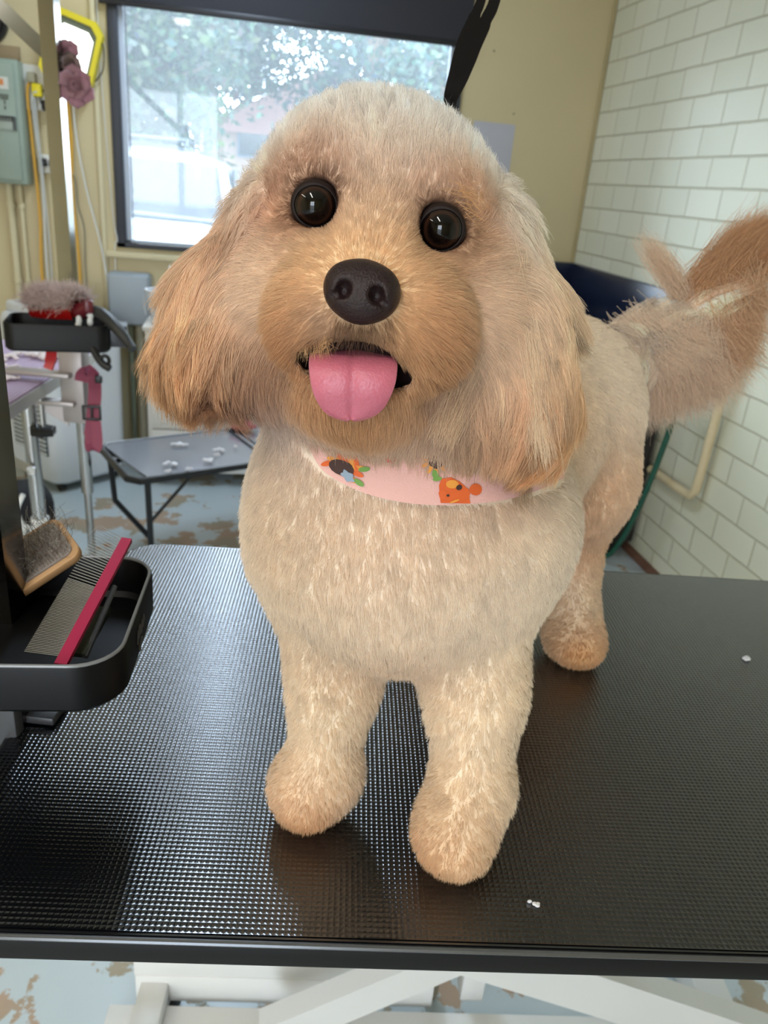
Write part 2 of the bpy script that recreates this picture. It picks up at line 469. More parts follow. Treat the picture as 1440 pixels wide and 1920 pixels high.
# ---- power outlets with plugs
M_out = mat('outlet_plastic', (228, 226, 218), .35)
M_yel = mat('yellow_plastic', (236, 214, 30), .4)
M_org = mat('orange_cord', (226, 170, 60), .5)
po = thing('power_outlet', (-.875, YB - .02, 1.53), 'large white power outlet plate beside the grey-green box, holding yellow and black plugs', 'outlet')
MB().box((-.885, YB - .012, 1.60), (.12, .024, .17), bev=.006).build('plate', M_out, po)
MB().box((-.868, YB - .026, 1.655), (.02, .006, .03), bev=.002).build('switch', M_out, po)
po = thing('power_outlet', (-.87, YB - .02, 1.28), 'small white double outlet low behind the chrome post with two black plugs', 'outlet')
MB().box((-.865, YB - .01, 1.31), (.095, .02, .075), bev=.004).build('plate', M_out, po)
for x in (-.885, -.85):
    mb = MB(); mb.box((x, YB - .03, 1.315), (.026, .03, .032), bev=.006).build('plug', M_black, po)


def cord(name, pts, r, m, label, cat='cord', seg=8, plug=None, pm=None):
    t = thing(name, pts[0], label, cat)
    MB().tube(smooth_path(pts, 10), r, seg).build('cable', m, t)
    if plug is not None:
        c, s_ = plug; MB().box(c, s_, bev=.008).build('plug', pm or m, t)
    return t


Y1 = YB - .035
cord('extension_lead', [(-.905, Y1, 1.63), (-.925, Y1 - .01, 1.58), (-.925, Y1, 1.40), (-.918, Y1, 1.1), (-.93, Y1, .85), (-.92, Y1, .5), (-.95, Y1 - .05, .006)], .006, M_org,
     'orange extension cord plugged in at the top left of the outlet plate', plug=((-.905, YB - .04, 1.635), (.035, .035, .04)), pm=mat('grey_plug', (170, 164, 140), .5))
cord('extension_lead', [(-.885, Y1 - .03, 1.585), (-.905, Y1 - .02, 1.56), (-.908, Y1, 1.45), (-.897, Y1, 1.25), (-.905, Y1, .9), (-.90, Y1, .5), (-.9, Y1 - .05, .006)], .005, M_white,
     'white cable with a yellow plug in the middle of the outlet plate', plug=((-.885, YB - .045, 1.59), (.04, .04, .05)), pm=M_yel)
cord('power_cable', [(-.853, Y1 - .01, 1.60), (-.872, Y1 - .02, 1.575), (-.872, Y1 - .02, 1.545), (-.852, Y1 - .01, 1.53)], .003, M_black,
     'short black looped lead with round plug beside the chrome post', plug=((-.855, YB - .045, 1.535), (.032, .04, .04)))
cord('power_cable', [(-.895, Y1 - .03, 1.56), (-.893, Y1 - .02, 1.40), (-.885, Y1 - .03, 1.2), (-.883, Y1 - .02, .9), (-.89, Y1 - .03, .5), (-.88, Y1 - .06, .006)], .004, mat('grey_cable', (190, 192, 190), .5),
     'pale grey cable hanging beside the white cable left of the chrome post')
cord('power_cable', [(-.77, Y1, 1.62), (-.765, Y1, 1.40), (-.775, Y1, 1.2), (-.765, Y1, .9), (-.77, Y1 - .02, .5), (-.76, Y1 - .05, .006)], .006, M_org,
     'straight orange cord hanging down from the yellow work light')
cord('power_cable', [(-.745, Y1, 1.62), (-.745, Y1, 1.45), (-.715, Y1, 1.22), (-.66, Y1, .95), (-.63, Y1 - .02, .6), (-.62, Y1 - .04, .006)], .0035, M_white,
     'thin white cord curving down and right from the yellow work light')
cord('power_cable', [(-.835, Y1, 1.30), (-.765, Y1, 1.27), (-.755, Y1, 1.15), (-.735, Y1, 1.05), (-.74, Y1, .85), (-.72, Y1 - .02, .5), (-.70, Y1 - .05, .006)], .003, mat('dark_grey_cable', (120, 116, 104), .5),
     'thin dark grey cord wandering down the wall from the small outlet')

# ---- yellow work light hung on the wall, switched on
wl = thing('work_light', (-.735, YB - .06, 1.62), 'yellow framed work light shining white on the wall', 'light')


def oct_ring(cx, cz, w, h, cut):
    return [(cx - w + cut, cz - h), (cx + w - cut, cz - h), (cx + w, cz - h + cut), (cx + w, cz + h - cut), (cx + w - cut, cz + h), (cx - w + cut, cz + h), (cx - w, cz + h - cut), (cx - w, cz - h + cut)]


TW = Matrix.Rotation(math.radians(16), 3, 'Y')
wc = Vector((-.735, YB - .06, 1.745))


def ringmesh(outer, inner, y0, y1):
    mb = MB(); n = len(outer); T = lambda p, y: wc + TW @ Vector((p[0], y, p[1]))
    o0 = [mb.bm.verts.new(T(p, y0)) for p in outer]; o1 = [mb.bm.verts.new(T(p, y1)) for p in outer]
    i0 = [mb.bm.verts.new(T(p, y0)) for p in inner]; i1 = [mb.bm.verts.new(T(p, y1)) for p in inner]
    for i in range(n):
        j = (i + 1) % n
        for q in ((o0[i], o0[j], o1[j], o1[i]), (i0[i], i0[j], i1[j], i1[i]), (o0[i], o0[j], i0[j], i0[i]), (o1[i], o1[j], i1[j], i1[i])): mb.bm.faces.new(q)
    return mb


ringmesh(oct_ring(0, 0, .105, .135, .035), oct_ring(0, 0, .086, .112, .03), -.03, .03).build('frame', M_yel, wl)
ringmesh(oct_ring(0, 0, .086, .112, .03), oct_ring(0, 0, .074, .088, .026), -.018, .02).build('bezel', mat('grey_green_bezel', (120, 128, 110), .5), wl)
mb = MB(); pts = oct_ring(0, 0, .075, .09, .026)
mb.poly([wc + TW @ Vector((p[0], .0, p[1])) for p in pts]); mb.build('lamp', mat('lit_lens', (255, 255, 250), .3, emit=(255, 255, 248), estr=3.0), wl)
mb = MB(); mb.box(wc + Vector((0, .035, 0)), (.15, .03, .18), TW, bev=.006); mb.build('housing', mat('dark_housing', (60, 62, 58), .5), wl)
mb = MB(); mb.tube(smooth_path([wc + Vector((.09, .0, .075)), wc + Vector((.125, -.01, .03)), wc + Vector((.12, 0, -.05)), wc + Vector((.085, .01, -.10))]), .003, 8); mb.build('hanging_cord', M_black, wl)
mb = MB(); mb.sphere(wc + Vector((.097, -.01, .085)), .010); mb.build('knob', mat('cream_knob', (222, 206, 120), .5), wl)

# ---- grey wall box low between cooler and drawers
gb = thing('junction_box', (-.53, YB - .08, .64), 'grey plastic box with rounded corners low on the back wall', 'box')
MB().box((-.545, YB - .05, .765), (.19, .10, .235), bev=.018, seg=3).build('body', mat('grey_plastic', (150, 158, 164), .45), gb)
MB().box((-.545, YB - .105, .765), (.175, .016, .22), bev=.008, seg=3).build('lid', mat('grey_plastic_lid', (158, 166, 172), .45), gb)
o = MB().cyl((-.505, YB - .05, 0.0), (-.505, YB - .05, .65), .022).build('conduit_pipe', mat('beige_pipe', (170, 164, 140), .5)); tag(o, 'beige pipe running from the grey box down to the floor', 'pipe')
o = MB().cyl((-.55, YB - .05, 0.0), (-.55, YB - .05, .65), .012).build('conduit_pipe', mat('green_grey_pipe', (140, 146, 124), .5)); tag(o, 'thinner greenish pipe under the grey box, beside the beige one', 'pipe')

# ---- pipe on the brick wall, hose
M_pipe = mat('cream_pipe', (214, 196, 160), .5, var=.06)
pw = thing('wall_pipe', (XR - .03, 2.38, .41), 'cream pipe bent at a right angle on the brick wall below the tail', 'pipe')
path = [(XR - .03, 2.345, 1.02), (XR - .03, 2.35, .9), (XR - .03, 2.36, .5), (XR - .03, 2.365, .44), (XR - .03, 2.39, .415), (XR - .03, 2.44, .41), (XR - .03, 2.69, .405)]
MB().tube(path, .016, 14).build('pipe', M_pipe, pw)
mb = MB(); mb.cyl((XR - .03, 2.345, .83), (XR - .03, 2.345, .92), .019)
mb.build('rusty_collar', mat('rust', (120, 92, 58), .8, var=.3), pw)
hs = thing('garden_hose', (XR - .1, 2.6, 0), 'dark green hose hanging in front of the brick wall', 'hose')
hp = [(1.40, 2.62, .98), (1.46, 2.50, .84), (1.50, 2.50, .70), (1.50, 2.53, .50), (1.49, 2.57, .30), (1.47, 2.62, .12), (1.44, 2.68, .02), (1.36, 2.78, .012), (1.15, 2.9, .012)]
MB().tube(smooth_path(hp, 12), .011, 14).build('hose', mat('green_rubber', (26, 82, 66), .25, spec=.6), hs)

# ---- dark wash tub in the corner
tb = thing('wash_tub', (1.15, 3.35, 0), 'deep dark blue-black wash tub standing in the corner behind the dog', 'tub')
M_tub = mat('dark_tub', (26, 34, 58), .28, spec=.6, var=.25, vscale=6)
mb = MB()


def tub_ring(x0, y0, x1, y1, r, z): return [Vector((p[0], p[1], z)) for p in rrect(x0, y0, x1, y1, r, 5)]


tx0, tx1, ty0, ty1 = .72, 1.585, 2.70, 3.86
rings = [tub_ring(tx0 + .06, ty0 + .06, tx1 - .06, ty1 - .06, .05, .60), tub_ring(tx0 + .02, ty0 + .02, tx1 - .01, ty1 - .01, .07, .66), tub_ring(tx0, ty0, tx1, ty1, .08, .84),
         tub_ring(tx0 - .01, ty0 - .01, tx1 + .005, ty1 + .005, .08, .85), tub_ring(tx0 + .03, ty0 + .03, tx1 - .03, ty1 - .03, .07, .85), tub_ring(tx0 + .06, ty0 + .06, tx1 - .05, ty1 - .05, .06, .66), tub_ring(tx0 + .12, ty0 + .12, tx1 - .12, ty1 - .12, .05, .64)]
mb.grid(rings, close_u=True); mb.bm.faces.new([v for v in list(mb.bm.verts)[-24:]]); mb.bm.faces.new([v for v in list(mb.bm.verts)[:24]][::-1])
mb.build('basin', M_tub, tb)
mb = MB(); mb.box(((tx0 + tx1) / 2, ty1 - .01, .955), (tx1 - tx0, .02, .23), bev=.008); mb.box((tx1 - .0, (ty0 + ty1) / 2, .955), (.02, ty1 - ty0, .23), bev=.008)
mb.build('splashback', M_tub, tb)
for x in (tx0 + .08, tx1 - .08):
    for y in (ty0 + .08, ty1 - .08): MB().box((x, y, .3), (.05, .05, .62), bev=.006).build('leg', mat('tub_stand', (44, 38, 38), .6), tb)
MB().box(((tx0 + tx1) / 2 + .02, (ty0 + ty1) / 2, .34), (.815, 1.12, .54), bev=.01).build('shadow_block', mat('shadow_dark', (40, 34, 34), .6), tb)  # dark block added to stand in for the shadow on the brick wall

# ================================================================== LEFT SIDE OF THE ROOM
# ---- portable white machine (cooler) on the floor, turned 45 degrees
ac = thing('portable_cooler', (-.80, 3.56, 0), 'big white rounded portable cooler standing on the floor behind the far table', 'appliance')
M_acw = mat('appliance_white', (222, 226, 232), .3, coat=.2)
R45 = Matrix.Rotation(math.radians(44), 3, 'Z')
c0 = Vector((-.795, 3.535, 0))
mb = MB(); G = []
for z, sx, sy, r in ((.03, .155, .15, .05), (.05, .178, .175, .06), (.12, .188, .185, .06), (.60, .190, .188, .06), (.70, .188, .185, .06), (.725, .178, .178, .06), (.735, .165, .165, .05)):
    G.append([c0 + R45 @ Vector((p[0], p[1], z)) for p in rrect(-sx, -sy, sx, sy, r, 6)])
mb.grid(G, close_u=True); mb.bm.faces.new(list(mb.bm.verts)[:28][::-1]); mb.bm.faces.new(list(mb.bm.verts)[-28:])
mb.build('body', M_acw, ac)
mb = MB(); mb.box(c0 + R45 @ Vector((0.0, .06, .752)), (.30, .20, .05), R45, bev=.018, seg=3); mb.build('top_cover', M_acw, ac)
mb = MB(); mb.box(c0 + R45 @ Vector((.02, .05, .80)), (.26, .035, .06), R45 @ Matrix.Rotation(.35, 3, 'X'), bev=.012); mb.build('louvre', mat('pale_blue_plastic', (196, 208, 216), .35), ac)
mb = MB(); mb.lathe([(.06, -.02), (.06, .02)], c0 + R45 @ Vector((.10, .02, .78)), R45 @ Vector((1, 0, 0)), 28); mb.build('louvre_end', mat('pale_blue_plastic_end', (206, 216, 222), .35), ac)
mb = MB()
for i in range(22): mb.box(c0 + R45 @ Vector((-.192, -.02, .18 + i * .019)), (.008, .24, .009), R45)
mb.build('vent_grille', mat('grille_white', (206, 210, 212), .4), ac)
MB().box(c0 + R45 @ Vector((-.187, -.02, .385)), (.006, .25, .43), R45).build('vent_recess', mat('vent_dark', (66, 78, 76), .7), ac)
for sx, sy in ((-1, -1), (1, -1), (1, 1), (-1, 1)):
    MB().cyl(c0 + R45 @ Vector((sx * .13 - .012, sy * .13, .022)), c0 + R45 @ Vector((sx * .13 + .012, sy * .13, .022)), .022, seg=16).build('caster', M_black, ac)
MB().box(c0 + R45 @ Vector((-.02, -.13, .745)), (.12, .05, .012), R45, bev=.004).build('control_panel', mat('panel_grey', (190, 198, 206), .4), ac)

# ---- white drawer cabinet
cab = thing('drawer_cabinet', (-.15, 3.6, 0), 'white cabinet of drawers with small grey handles behind the folding table', 'cabinet')
M_cab = mat('cabinet_white', (224, 221, 216), .4, var=.02)
cx0, cx1, cy0, cy1, ct = -.435, .30, 3.44, 3.84, .70
mb = MB(); mb.box(((cx0 + cx1) / 2, (cy0 + cy1) / 2, ct / 2 + .03), (cx1 - cx0, cy1 - cy0, ct - .06), bev=.006); mb.build('body', M_cab, cab)
mb = MB(); mb.box(((cx0 + cx1) / 2, (cy0 + cy1) / 2, ct + .008), (cx1 - cx0 + .02, cy1 - cy0 + .02, .022), bev=.006); mb.build('top_board', M_cab, cab)
for j, (xa, xb) in enumerate(((cx0 + .018, -.115), (-.085, .285))):
    zs = [.68, .54, .40, .27, .08]
    for za, zb in zip(zs, zs[1:]):
        d = MB().box(((xa + xb) / 2, cy0 - .008, (za + zb) / 2), (xb - xa, .018, za - zb - .008), bev=.003).build('drawer', M_cab, cab)
        hz = (za + zb) / 2 + .01; hx = (xa + xb) / 2
        MB().tube([(hx - .04, cy0 - .016, hz), (hx - .04, cy0 - .034, hz), (hx + .04, cy0 - .034, hz), (hx + .04, cy0 - .016, hz)], .0045, 8).build('handle', mat('handle_grey', (150, 148, 146), .35, metal=.6), d)
for x in (cx0 + .03, cx1 - .03):
    for y in (cy0 + .03, cy1 - .03): MB().cyl((x, y, 0), (x, y, .07), .016, seg=12).build('foot', M_steel, cab)
# things standing on the cabinet
t = thing('plastic_tub', (-.36, 3.50, ct + .019), 'white flared plastic tub standing on the end of the drawer cabinet', 'container')
mb = MB(); mb.lathe([(.045, 0), (.048, .004), (.066, .135), (.073, .137), (.073, .143), (.064, .143), (.046, .008), (.0, .008)], (-.365, 3.51, ct + .019), seg=36); mb.build('bucket', M_acw, t)
mb = MB(); mb.tube(smooth_path([(-.435, 3.51, ct + .155), (-.44, 3.49, ct + .10), (-.432, 3.47, ct + .06)]), .0025, 8); mb.build('handle', mat('wire_handle', (200, 200, 200), .4), t)
t = thing('spray_bottle', (-.352, 3.47, ct + .019), 'slim black bottle with floral print and white nozzle beside the white tub', 'bottle')
M_flor = mat('floral_label', (30, 32, 34), .35)
kk = NT(M_flor); tcn_ = kk.n('ShaderNodeTexCoord'); vo = kk.n('ShaderNodeTexNoise'); vo.inputs['Scale'].default_value = 45; vo.inputs['Detail'].default_value = 3; kk.l(tcn_.outputs['Object'], vo.inputs['Vector'])
kk.l(kk.ramp(vo.outputs['Fac'], [(.40, rgba((28, 30, 34))), (.52, rgba((40, 60, 44))), (.58, rgba((150, 90, 90))), (.66, rgba((80, 110, 80)))]), kk.b.inputs['Base Color'])
mb = MB(); mb.lathe([(.024, 0), (.026, .006), (.026, .20), (.020, .215), (.0, .216)], (-.327, 3.405 + .05, ct + .019), seg=24); mb.build('bottle_body', M_flor, t)
mb = MB(); mb.lathe([(.010, 0), (.010, .01), (.007, .02), (.003, .035), (.0, .036)], (-.327, 3.455, ct + .235), seg=16); mb.build('nozzle', M_white, t)
M_clear = mat('cloudy_bag', (214, 208, 226), .25, trans=.5)
t = MB(); G = []
for i, (r, z) in enumerate(((.05, 0), (.075, .04), (.08, .11), (.07, .17), (.05, .21), (.03, .235), (.045, .26))):
    G.append([(-.235 + r * math.cos(a) * (1 + .13 * math.sin(3 * a + i)), 3.53 + r * math.sin(a) * (1 + .12 * math.cos(4 * a + i * 2)), ct + .019 + z) for a in [2 * PI * k_ / 28 for k_ in range(28)]])
t.grid(G, close_u=True); t.bm.faces.new(list(t.bm.verts)[:28][::-1]); o = t.build('plastic_bag', M_clear); tag(o, 'pale crumpled plastic bag on the cabinet, tucked behind the dog\'s ear', 'bag')
o = MB().lathe([(.028, 0), (.03, .01), (.03, .16), (.02, .185), (.014, .20), (.014, .215), (.0, .216)], (-.30, 3.60, ct + .019), seg=24).build('bottle', M_acw); tag(o, 'plain white bottle on the cabinet behind the floral bottle', 'bottle')
# something pink at the far end of the folding table
mb = MB(); G = []
for i, (r, z) in enumerate(((.06, 0), (.085, .02), (.08, .05), (.05, .075), (.01, .085))):
    G.append([(-.02 + .6 * r * math.cos(a) * (1 + .15 * math.sin(3 * a + i * 2)), 3.02 + .5 * r * math.sin(a) * (1 + .15 * math.cos(5 * a + i)), .412 + z * .5) for a in [2 * PI * k_ / 28 for k_ in range(28)]])
mb.grid(G, close_u=True); mb.bm.faces.new(list(mb.bm.verts)[:28][::-1]); mb.bm.faces.new(list(mb.bm.verts)[-28:])
o = mb.build('folded_cloth', mat('pink_cloth', (184, 92, 100), .8, bump=.4, bscale=90)); tag(o, 'small crumpled pinkish red cloth on the black folding table beside the dog', 'cloth')

# ---- black folding table
ft = thing('folding_table', (-.25, 2.8, 0), 'low black folding table with dark glossy top and hair on it', 'table')
M_fr = mat('black_tube', (22, 23, 27), .35)
Lc = Vector((-.528, 2.797, .40)); U = Vector((.562, .293, 0)).normalized(); V_ = Vector((.159, -.354, 0)); V_ = (V_ - U * V_.dot(U)).normalized() * .387
Lf = Vector((-.369, 2.443, .40)); LEN = .98
def fp(a, b, z=0.0): return Lc + U * (a * LEN) + (Lf - Lc) * b + Vector((0, 0, z))
mb = MB(); pts = rrect(0, 0, 1, 1, .05, 4)
cor = [fp(.012, .02), fp(.06, .99), fp(.99, .98), fp(.99, .02)]
t_ = [mb.bm.verts.new(p + Vector((0, 0, .004))) for p in cor]; u_ = [mb.bm.verts.new(p - Vector((0, 0, .004))) for p in cor]
mb.bm.faces.new(t_); mb.bm.faces.new(u_[::-1]); [mb.bm.faces.new((t_[i], u_[i], u_[(i + 1) % 4], t_[(i + 1) % 4])) for i in range(4)]
mb.build('table_top', mat('smoked_top', (112, 114, 122), .16, spec=.8, coat=.5), ft)
mb = MB()
loop = []
for (a, b) in ((0, .12), (.0, .9), (.03, 1.0), (.5, 1.0), (.97, 1.0), (1.0, .93), (1.0, .07), (.97, 0), (.5, 0), (.03, 0)): loop.append(fp(a, b, -.004))
mb.tube(loop, .0125, 10, close=True); mb.build('rim', M_fr, ft)
mb = MB()
mb.ribbon([fp(.52, .0, .009), fp(.52, 1, .009)], .018, .006, U); mb.ribbon([fp(.545, .0, .009), fp(.545, 1, .009)], .014, .006, U)
mb.build('hinge_bar', M_fr, ft)
mb = MB(); mb.ribbon([fp(.0, .05, -.016), fp(.12, .45, -.03)], .02, .006, U); mb.ribbon([fp(.25, .0, -.016), fp(.02, .3, -.03)], .02, .006, U); mb.build('brace', M_fr, ft)
for a, b, da in ((.03, .06, .0), (.06, .97, .0), (.97, .06, 0), (.94, .97, 0)):
    p = fp(a, b, -.012); q = Vector((p.x + .012, p.y, .19)); r_ = q + (fp(a + (.13 if a < .5 else -.13), b) - fp(a, b)); r_.z = .0125
    if b < .5: path = [p, q, Vector((r_.x, r_.y, .01))]
    else: path = [p, Vector((p.x + .005, p.y + .01, .01))]
    MB().tube(path, .0105, 10).build('leg', M_fr, ft)
for a, b, s in ((.10, .97, 1), (.9, .97, -1)):
    p = fp(a, b, -.012); MB().tube([fp(a + s * .12, b, -.012), Vector((fp(a - s * .035, b).x, fp(a - s * .035, b).y, .24))], .006, 8).build('strut', M_fr, ft)
mb = MB()
for (a, b, s) in ((.26, .35, .022), (.30, .85, .020), (.38, .62, .016), (.17, .83, .022), (.45, .6, .008), (.13, .97, .009), (.2, .99, .008), (.74, .6, .008), (.8, .75, .009), (.35, .75, .01)):
    c = fp(a, b, .013)
    for q in range(9): mb.sphere(c + Vector((random.gauss(0, s * .6), random.gauss(0, s * .3), random.random() * .004)), (s * .4, s * .25, .004), seg=8)
o = mb.build('hair_clippings', mat('white_fluff', (222, 220, 224), .9)); tag(o, 'white hair clippings scattered over the black folding table', 'clippings', kind='stuff')
mb = MB()
for q in range(46):
    x, y = random.choice([(-.30, 2.55), (-.1, 2.5), (.0, 2.3), (-.2, 2.2)]); x += random.gauss(0, .16); y += random.gauss(0, .16); s = random.uniform(.006, .02)
    for w in range(4): mb.sphere((x + random.gauss(0, s), y + random.gauss(0, s), .003), (s, s * .5, .0035), Matrix.Rotation(random.random() * 3, 3, 'Z'), seg=8)
o = mb.build('hair_clippings', mat('apricot_fluff', (176, 138, 112), .9)); tag(o, 'apricot hair clippings lying on the painted floor under the folding table', 'clippings', kind='stuff')

# ---- far grooming table with the purple ribbed mat
fg = thing('grooming_table', (-.85, 2.25, 0), 'smaller grooming table with purple ribbed mat and chrome legs at the left', 'table')
e0 = Vector((-.555, 1.86, .8)); e1 = Vector((-.462, 2.58, .8)); ev = (e1 - e0).normalized(); eu = Vector((-ev.y, ev.x, 0))   # eu points left
W_, D_ = .60, (e1 - e0).length
ang = math.atan2(-eu.y, -eu.x)
cen = e0 + ev * D_ / 2 + eu * W_ / 2
RA = Matrix.Rotation(ang, 3, 'Z')
mb = MB(); mb.prism(rrect(-W_ / 2, -D_ / 2, W_ / 2, D_ / 2, .035), -.034, -.002, cen, RA); mb.build('edge_band', M_alum, fg)
M_pm = mat('purple_ribbed_mat', (176, 148, 176), .6)
kk = NT(M_pm); tcn_ = kk.n('ShaderNodeTexCoord'); w = kk.n('ShaderNodeTexWave'); w.inputs['Scale'].default_value = 30; w.bands_direction = 'X'
mp = kk.n('ShaderNodeMapping'); mp.inputs['Rotation'].default_value = (0, 0, -ang); kk.l(tcn_.outputs['Object'], mp.inputs[0]); kk.l(mp.outputs[0], w.inputs['Vector'])
kk.l(kk.mix(w.outputs['Fac'], rgba((146, 112, 142)), rgba((196, 178, 200))), kk.b.inputs['Base Color'])
bpn = kk.n('ShaderNodeBump'); bpn.inputs['Strength'].default_value = .6; bpn.inputs['Distance'].default_value = .003; kk.l(w.outputs['Fac'], bpn.inputs['Height']); kk.l(bpn.outputs[0], kk.b.inputs['Normal'])
mb = MB(); mb.prism(rrect(-W_ / 2 + .006, -D_ / 2 + .006, W_ / 2 - .006, D_ / 2 - .006, .03), -.003, .002, cen, RA); mb.build('rubber_mat', M_pm, fg)
def fgp(a, b, z): return cen + RA @ Vector((a, b, 0)) + Vector((0, 0, z - .8))
for a, b in ((.245, -.10), (.245, .30), (-.245, -.10), (-.245, .30)):
    top = fgp(a, b, .77); bot = fgp(a + .0, b + .02, .0)
    lg = MB().tube([top, top.lerp(bot, .58)], .019, 18).build('leg', M_chrome, fg)
    MB().tube([top.lerp(bot, .55), bot], .012, 14).build('inner_leg', M_chrome, lg)
    if a > 0 and b < 0:
        cpos = top.lerp(bot, .50)
        mb = MB(); mb.cyl(cpos + Vector((0, 0, -.02)), cpos + Vector((0, 0, .02)), .024); mb.cyl(cpos + Vector((.0, -.01, 0)), cpos + Vector((.05, -.01, .0)), .012); mb.cyl(cpos + Vector((-.045, -.02, -.01)), cpos + Vector((-.03, -.035, -.01)), .020)
        mb.tube(smooth_path([cpos + Vector((-.04, -.025, .0)), cpos + Vector((-.05, -.03, .05)), cpos + Vector((-.03, -.03, .10))]), .007, 8); mb.build('height_clamp', M_white, lg)
mb = MB(); p0 = fgp(.245, -.10, .56); mb.ribbon([p0 + Vector((.0, -.025, 0)), fgp(.0, -.22, .74)], .022, .006, (0, .4, 1)); mb.cyl(p0 + Vector((0, -.032, 0)), p0 + Vector((0, -.02, 0)), .012); mb.build('folding_brace', M_steel, fg)
mb = MB(); mb.cyl(fgp(-.245, .1, .10), fgp(.245, .1, .10), .012); mb.build('crossbar', M_chrome, fg)
# loose hair on that mat
mb = MB()
for (px, py, s) in ((8, 670, .016), (40, 664, .014), (68, 664, .020), (82, 668, .022), (30, 698, .012), (60, 694, .010), (15, 710, .014), (118, 668, .016), (22, 688, .009), (100, 662, .010)):
    t_ = (.808 - CAM[2]) / (RW @ np.array([px - 720, py - 960, FPX]))[2]; c = Vector(CAM + RW @ np.array([px - 720, py - 960, FPX]) * t_)
    for q in range(12): mb.sphere(c + Vector((random.gauss(0, s), random.gauss(0, s * .8), random.random() * s * .4)), (s * .5, s * .4, s * .3), seg=8)
o = mb.build('hair_clippings', mat('cream_fluff', (228, 216, 214), .95)); tag(o, 'cream tufts of cut hair lying on the purple ribbed mat', 'clippings', kind='stuff')

# dark bag on the floor under the far table
mb = MB(); mb.box((-.80, 2.70, .14), (.24, .20, .28), .4, bev=.07, seg=4); o = mb.build('black_bag', mat('black_fabric', (18, 18, 22), .8, bump=.3)); tag(o, 'black bag on the floor beneath the purple grooming table', 'bag')

# ---- far grooming arm: clamp, square post, brace
ga = thing('grooming_post', (-.47, 2.17, .72), 'square chrome grooming post clamped to the purple-matted table', 'grooming arm')
M_post = mat('post_chrome', (150, 150, 144), .14, metal=1.0, var=.12, vscale=9)
gx, gy = -.455, 2.15
RP = Matrix.Rotation(-.16, 3, 'Z')
MB().box((gx, gy, 1.35), (.036, .036, 1.20), RP).build('post', M_post, ga)
ba, bb = Vector((gx, gy, 1.555)), Vector((gx - .30, gy + .05, 1.80))
MB().ribbon([ba, bb], .035, .03, (.6, 0, .7)).build('brace', M_post, ga)
M_cl = mat('clamp_grey', (168, 160, 158), .4, metal=.5)
MB().box((gx, gy, .80), (.062, .058, .22), RP, bev=.004).build('clamp_body', M_cl, ga)
mb = MB(); mb.box((gx - .085, gy - .02, .822), (.17, .045, .014), RP, bev=.004); mb.build('upper_jaw', M_cl, ga)
mb = MB(); mb.box((gx - .06, gy - .02, .745), (.13, .04, .014), RP, bev=.004); mb.prism([(-.02, 0), (-.11, 0), (-.02, -.06)], -.004, .004, (gx, gy - .02, .74), Matrix.Rotation(PI / 2, 3, 'X')); mb.build('lower_jaw', M_cl, ga)
scr = MB(); scr.cyl((gx - .085, gy - .03, .67), (gx - .085, gy - .03, .79), .006); s_ob = scr.build('screw', M_chrome, ga)
mb = MB(); mb.prism([(.034 * math.cos(a) * (1 if i % 2 else .8), .034 * math.sin(a) * (1 if i % 2 else .8)) for i, a in enumerate([2 * PI * j / 12 for j in range(12)])], 0, .022, (gx - .085, gy - .03, .655), bev=.003); mb.build('knob', M_black, s_ob)

# fabric roses tied to the post
M_rose = mat('dusty_rose_fabric', (200, 154, 164), .8, var=.1, vscale=50, sheen=.3)


def rose(name, c, r, lab, m):
    """a rolled ribbon rose: one spiral petal strip and two rounds of cupped outer petals"""
    mb = MB(); c = Vector(c); face = Vector((.25, -1, .15)).normalized(); q = Vector((0, 0, 1)).rotation_difference(face)
    G = []
    for i in range(70):
        t = i / 69; a = t * 5.2 * PI; rad = r * (.06 + .66 * t) * (1 + .10 * math.sin(a * 2.6)); row = []
        for v in range(5):
            h = v / 4; z = r * (.52 - .42 * t + .10 * math.sin(a * 2.6)) * h - r * .12 * (1 - h) - r * .15 * t; rr = rad * (.72 + .28 * h + .22 * t * h * h)
            row.append(c + q @ Vector((rr * math.cos(a), rr * math.sin(a), z)))
        G.append(row)
    mb.grid(G); mb.sphere(c - face * r * .25, r * .42, seg=14)
    for lay, n, ro, zz in ((0, 5, .98, -.05), (1, 6, 1.18, -.28)):
        for i in range(n):
            a0 = 2 * PI * (i + lay * .5) / n + .3; G = []; tl_ = random.uniform(-.22, .3); sc_ = random.uniform(.82, 1.12)
            for u in range(9):
                w_ = u / 4 - 1; a = a0 + w_ * PI / n * 1.25; row = []
                for v in range(6):
                    h = v / 5; rad = r * (.25 + (ro * sc_ - .25) * h * (1 - .30 * w_ * w_ + .06 * math.cos(w_ * 9))); z = r * (zz + .34 * h - .30 * h ** 4 + tl_ * h * (1 + w_))
                    row.append(c + q @ Vector((rad * math.cos(a), rad * math.sin(a), z)))
                G.append(row)
            mb.grid(G)
    bmesh.ops.solidify(mb.bm, geom=list(mb.bm.faces), thickness=r * .05)
    o = mb.build(name, m, sharp=70); tag(o, lab, 'fabric flower', 'fabric roses on the chrome post'); return o


gp = lambda px, py, d: PV(px, py, d)
rose('fabric_rose', gp(119, 100, 1.81), .029, 'upper small dusty pink fabric rose on the chrome post', M_rose)
rose('fabric_rose', gp(132, 120, 1.81), .025, 'greenish pink middle fabric bud between the two roses on the post', mat('pale_rose_fabric', (168, 144, 138), .7, var=.12, vscale=40))
rose('fabric_rose', gp(141, 160, 1.81), .036, 'biggest and lowest dusty pink fabric rose on the chrome post', M_rose)

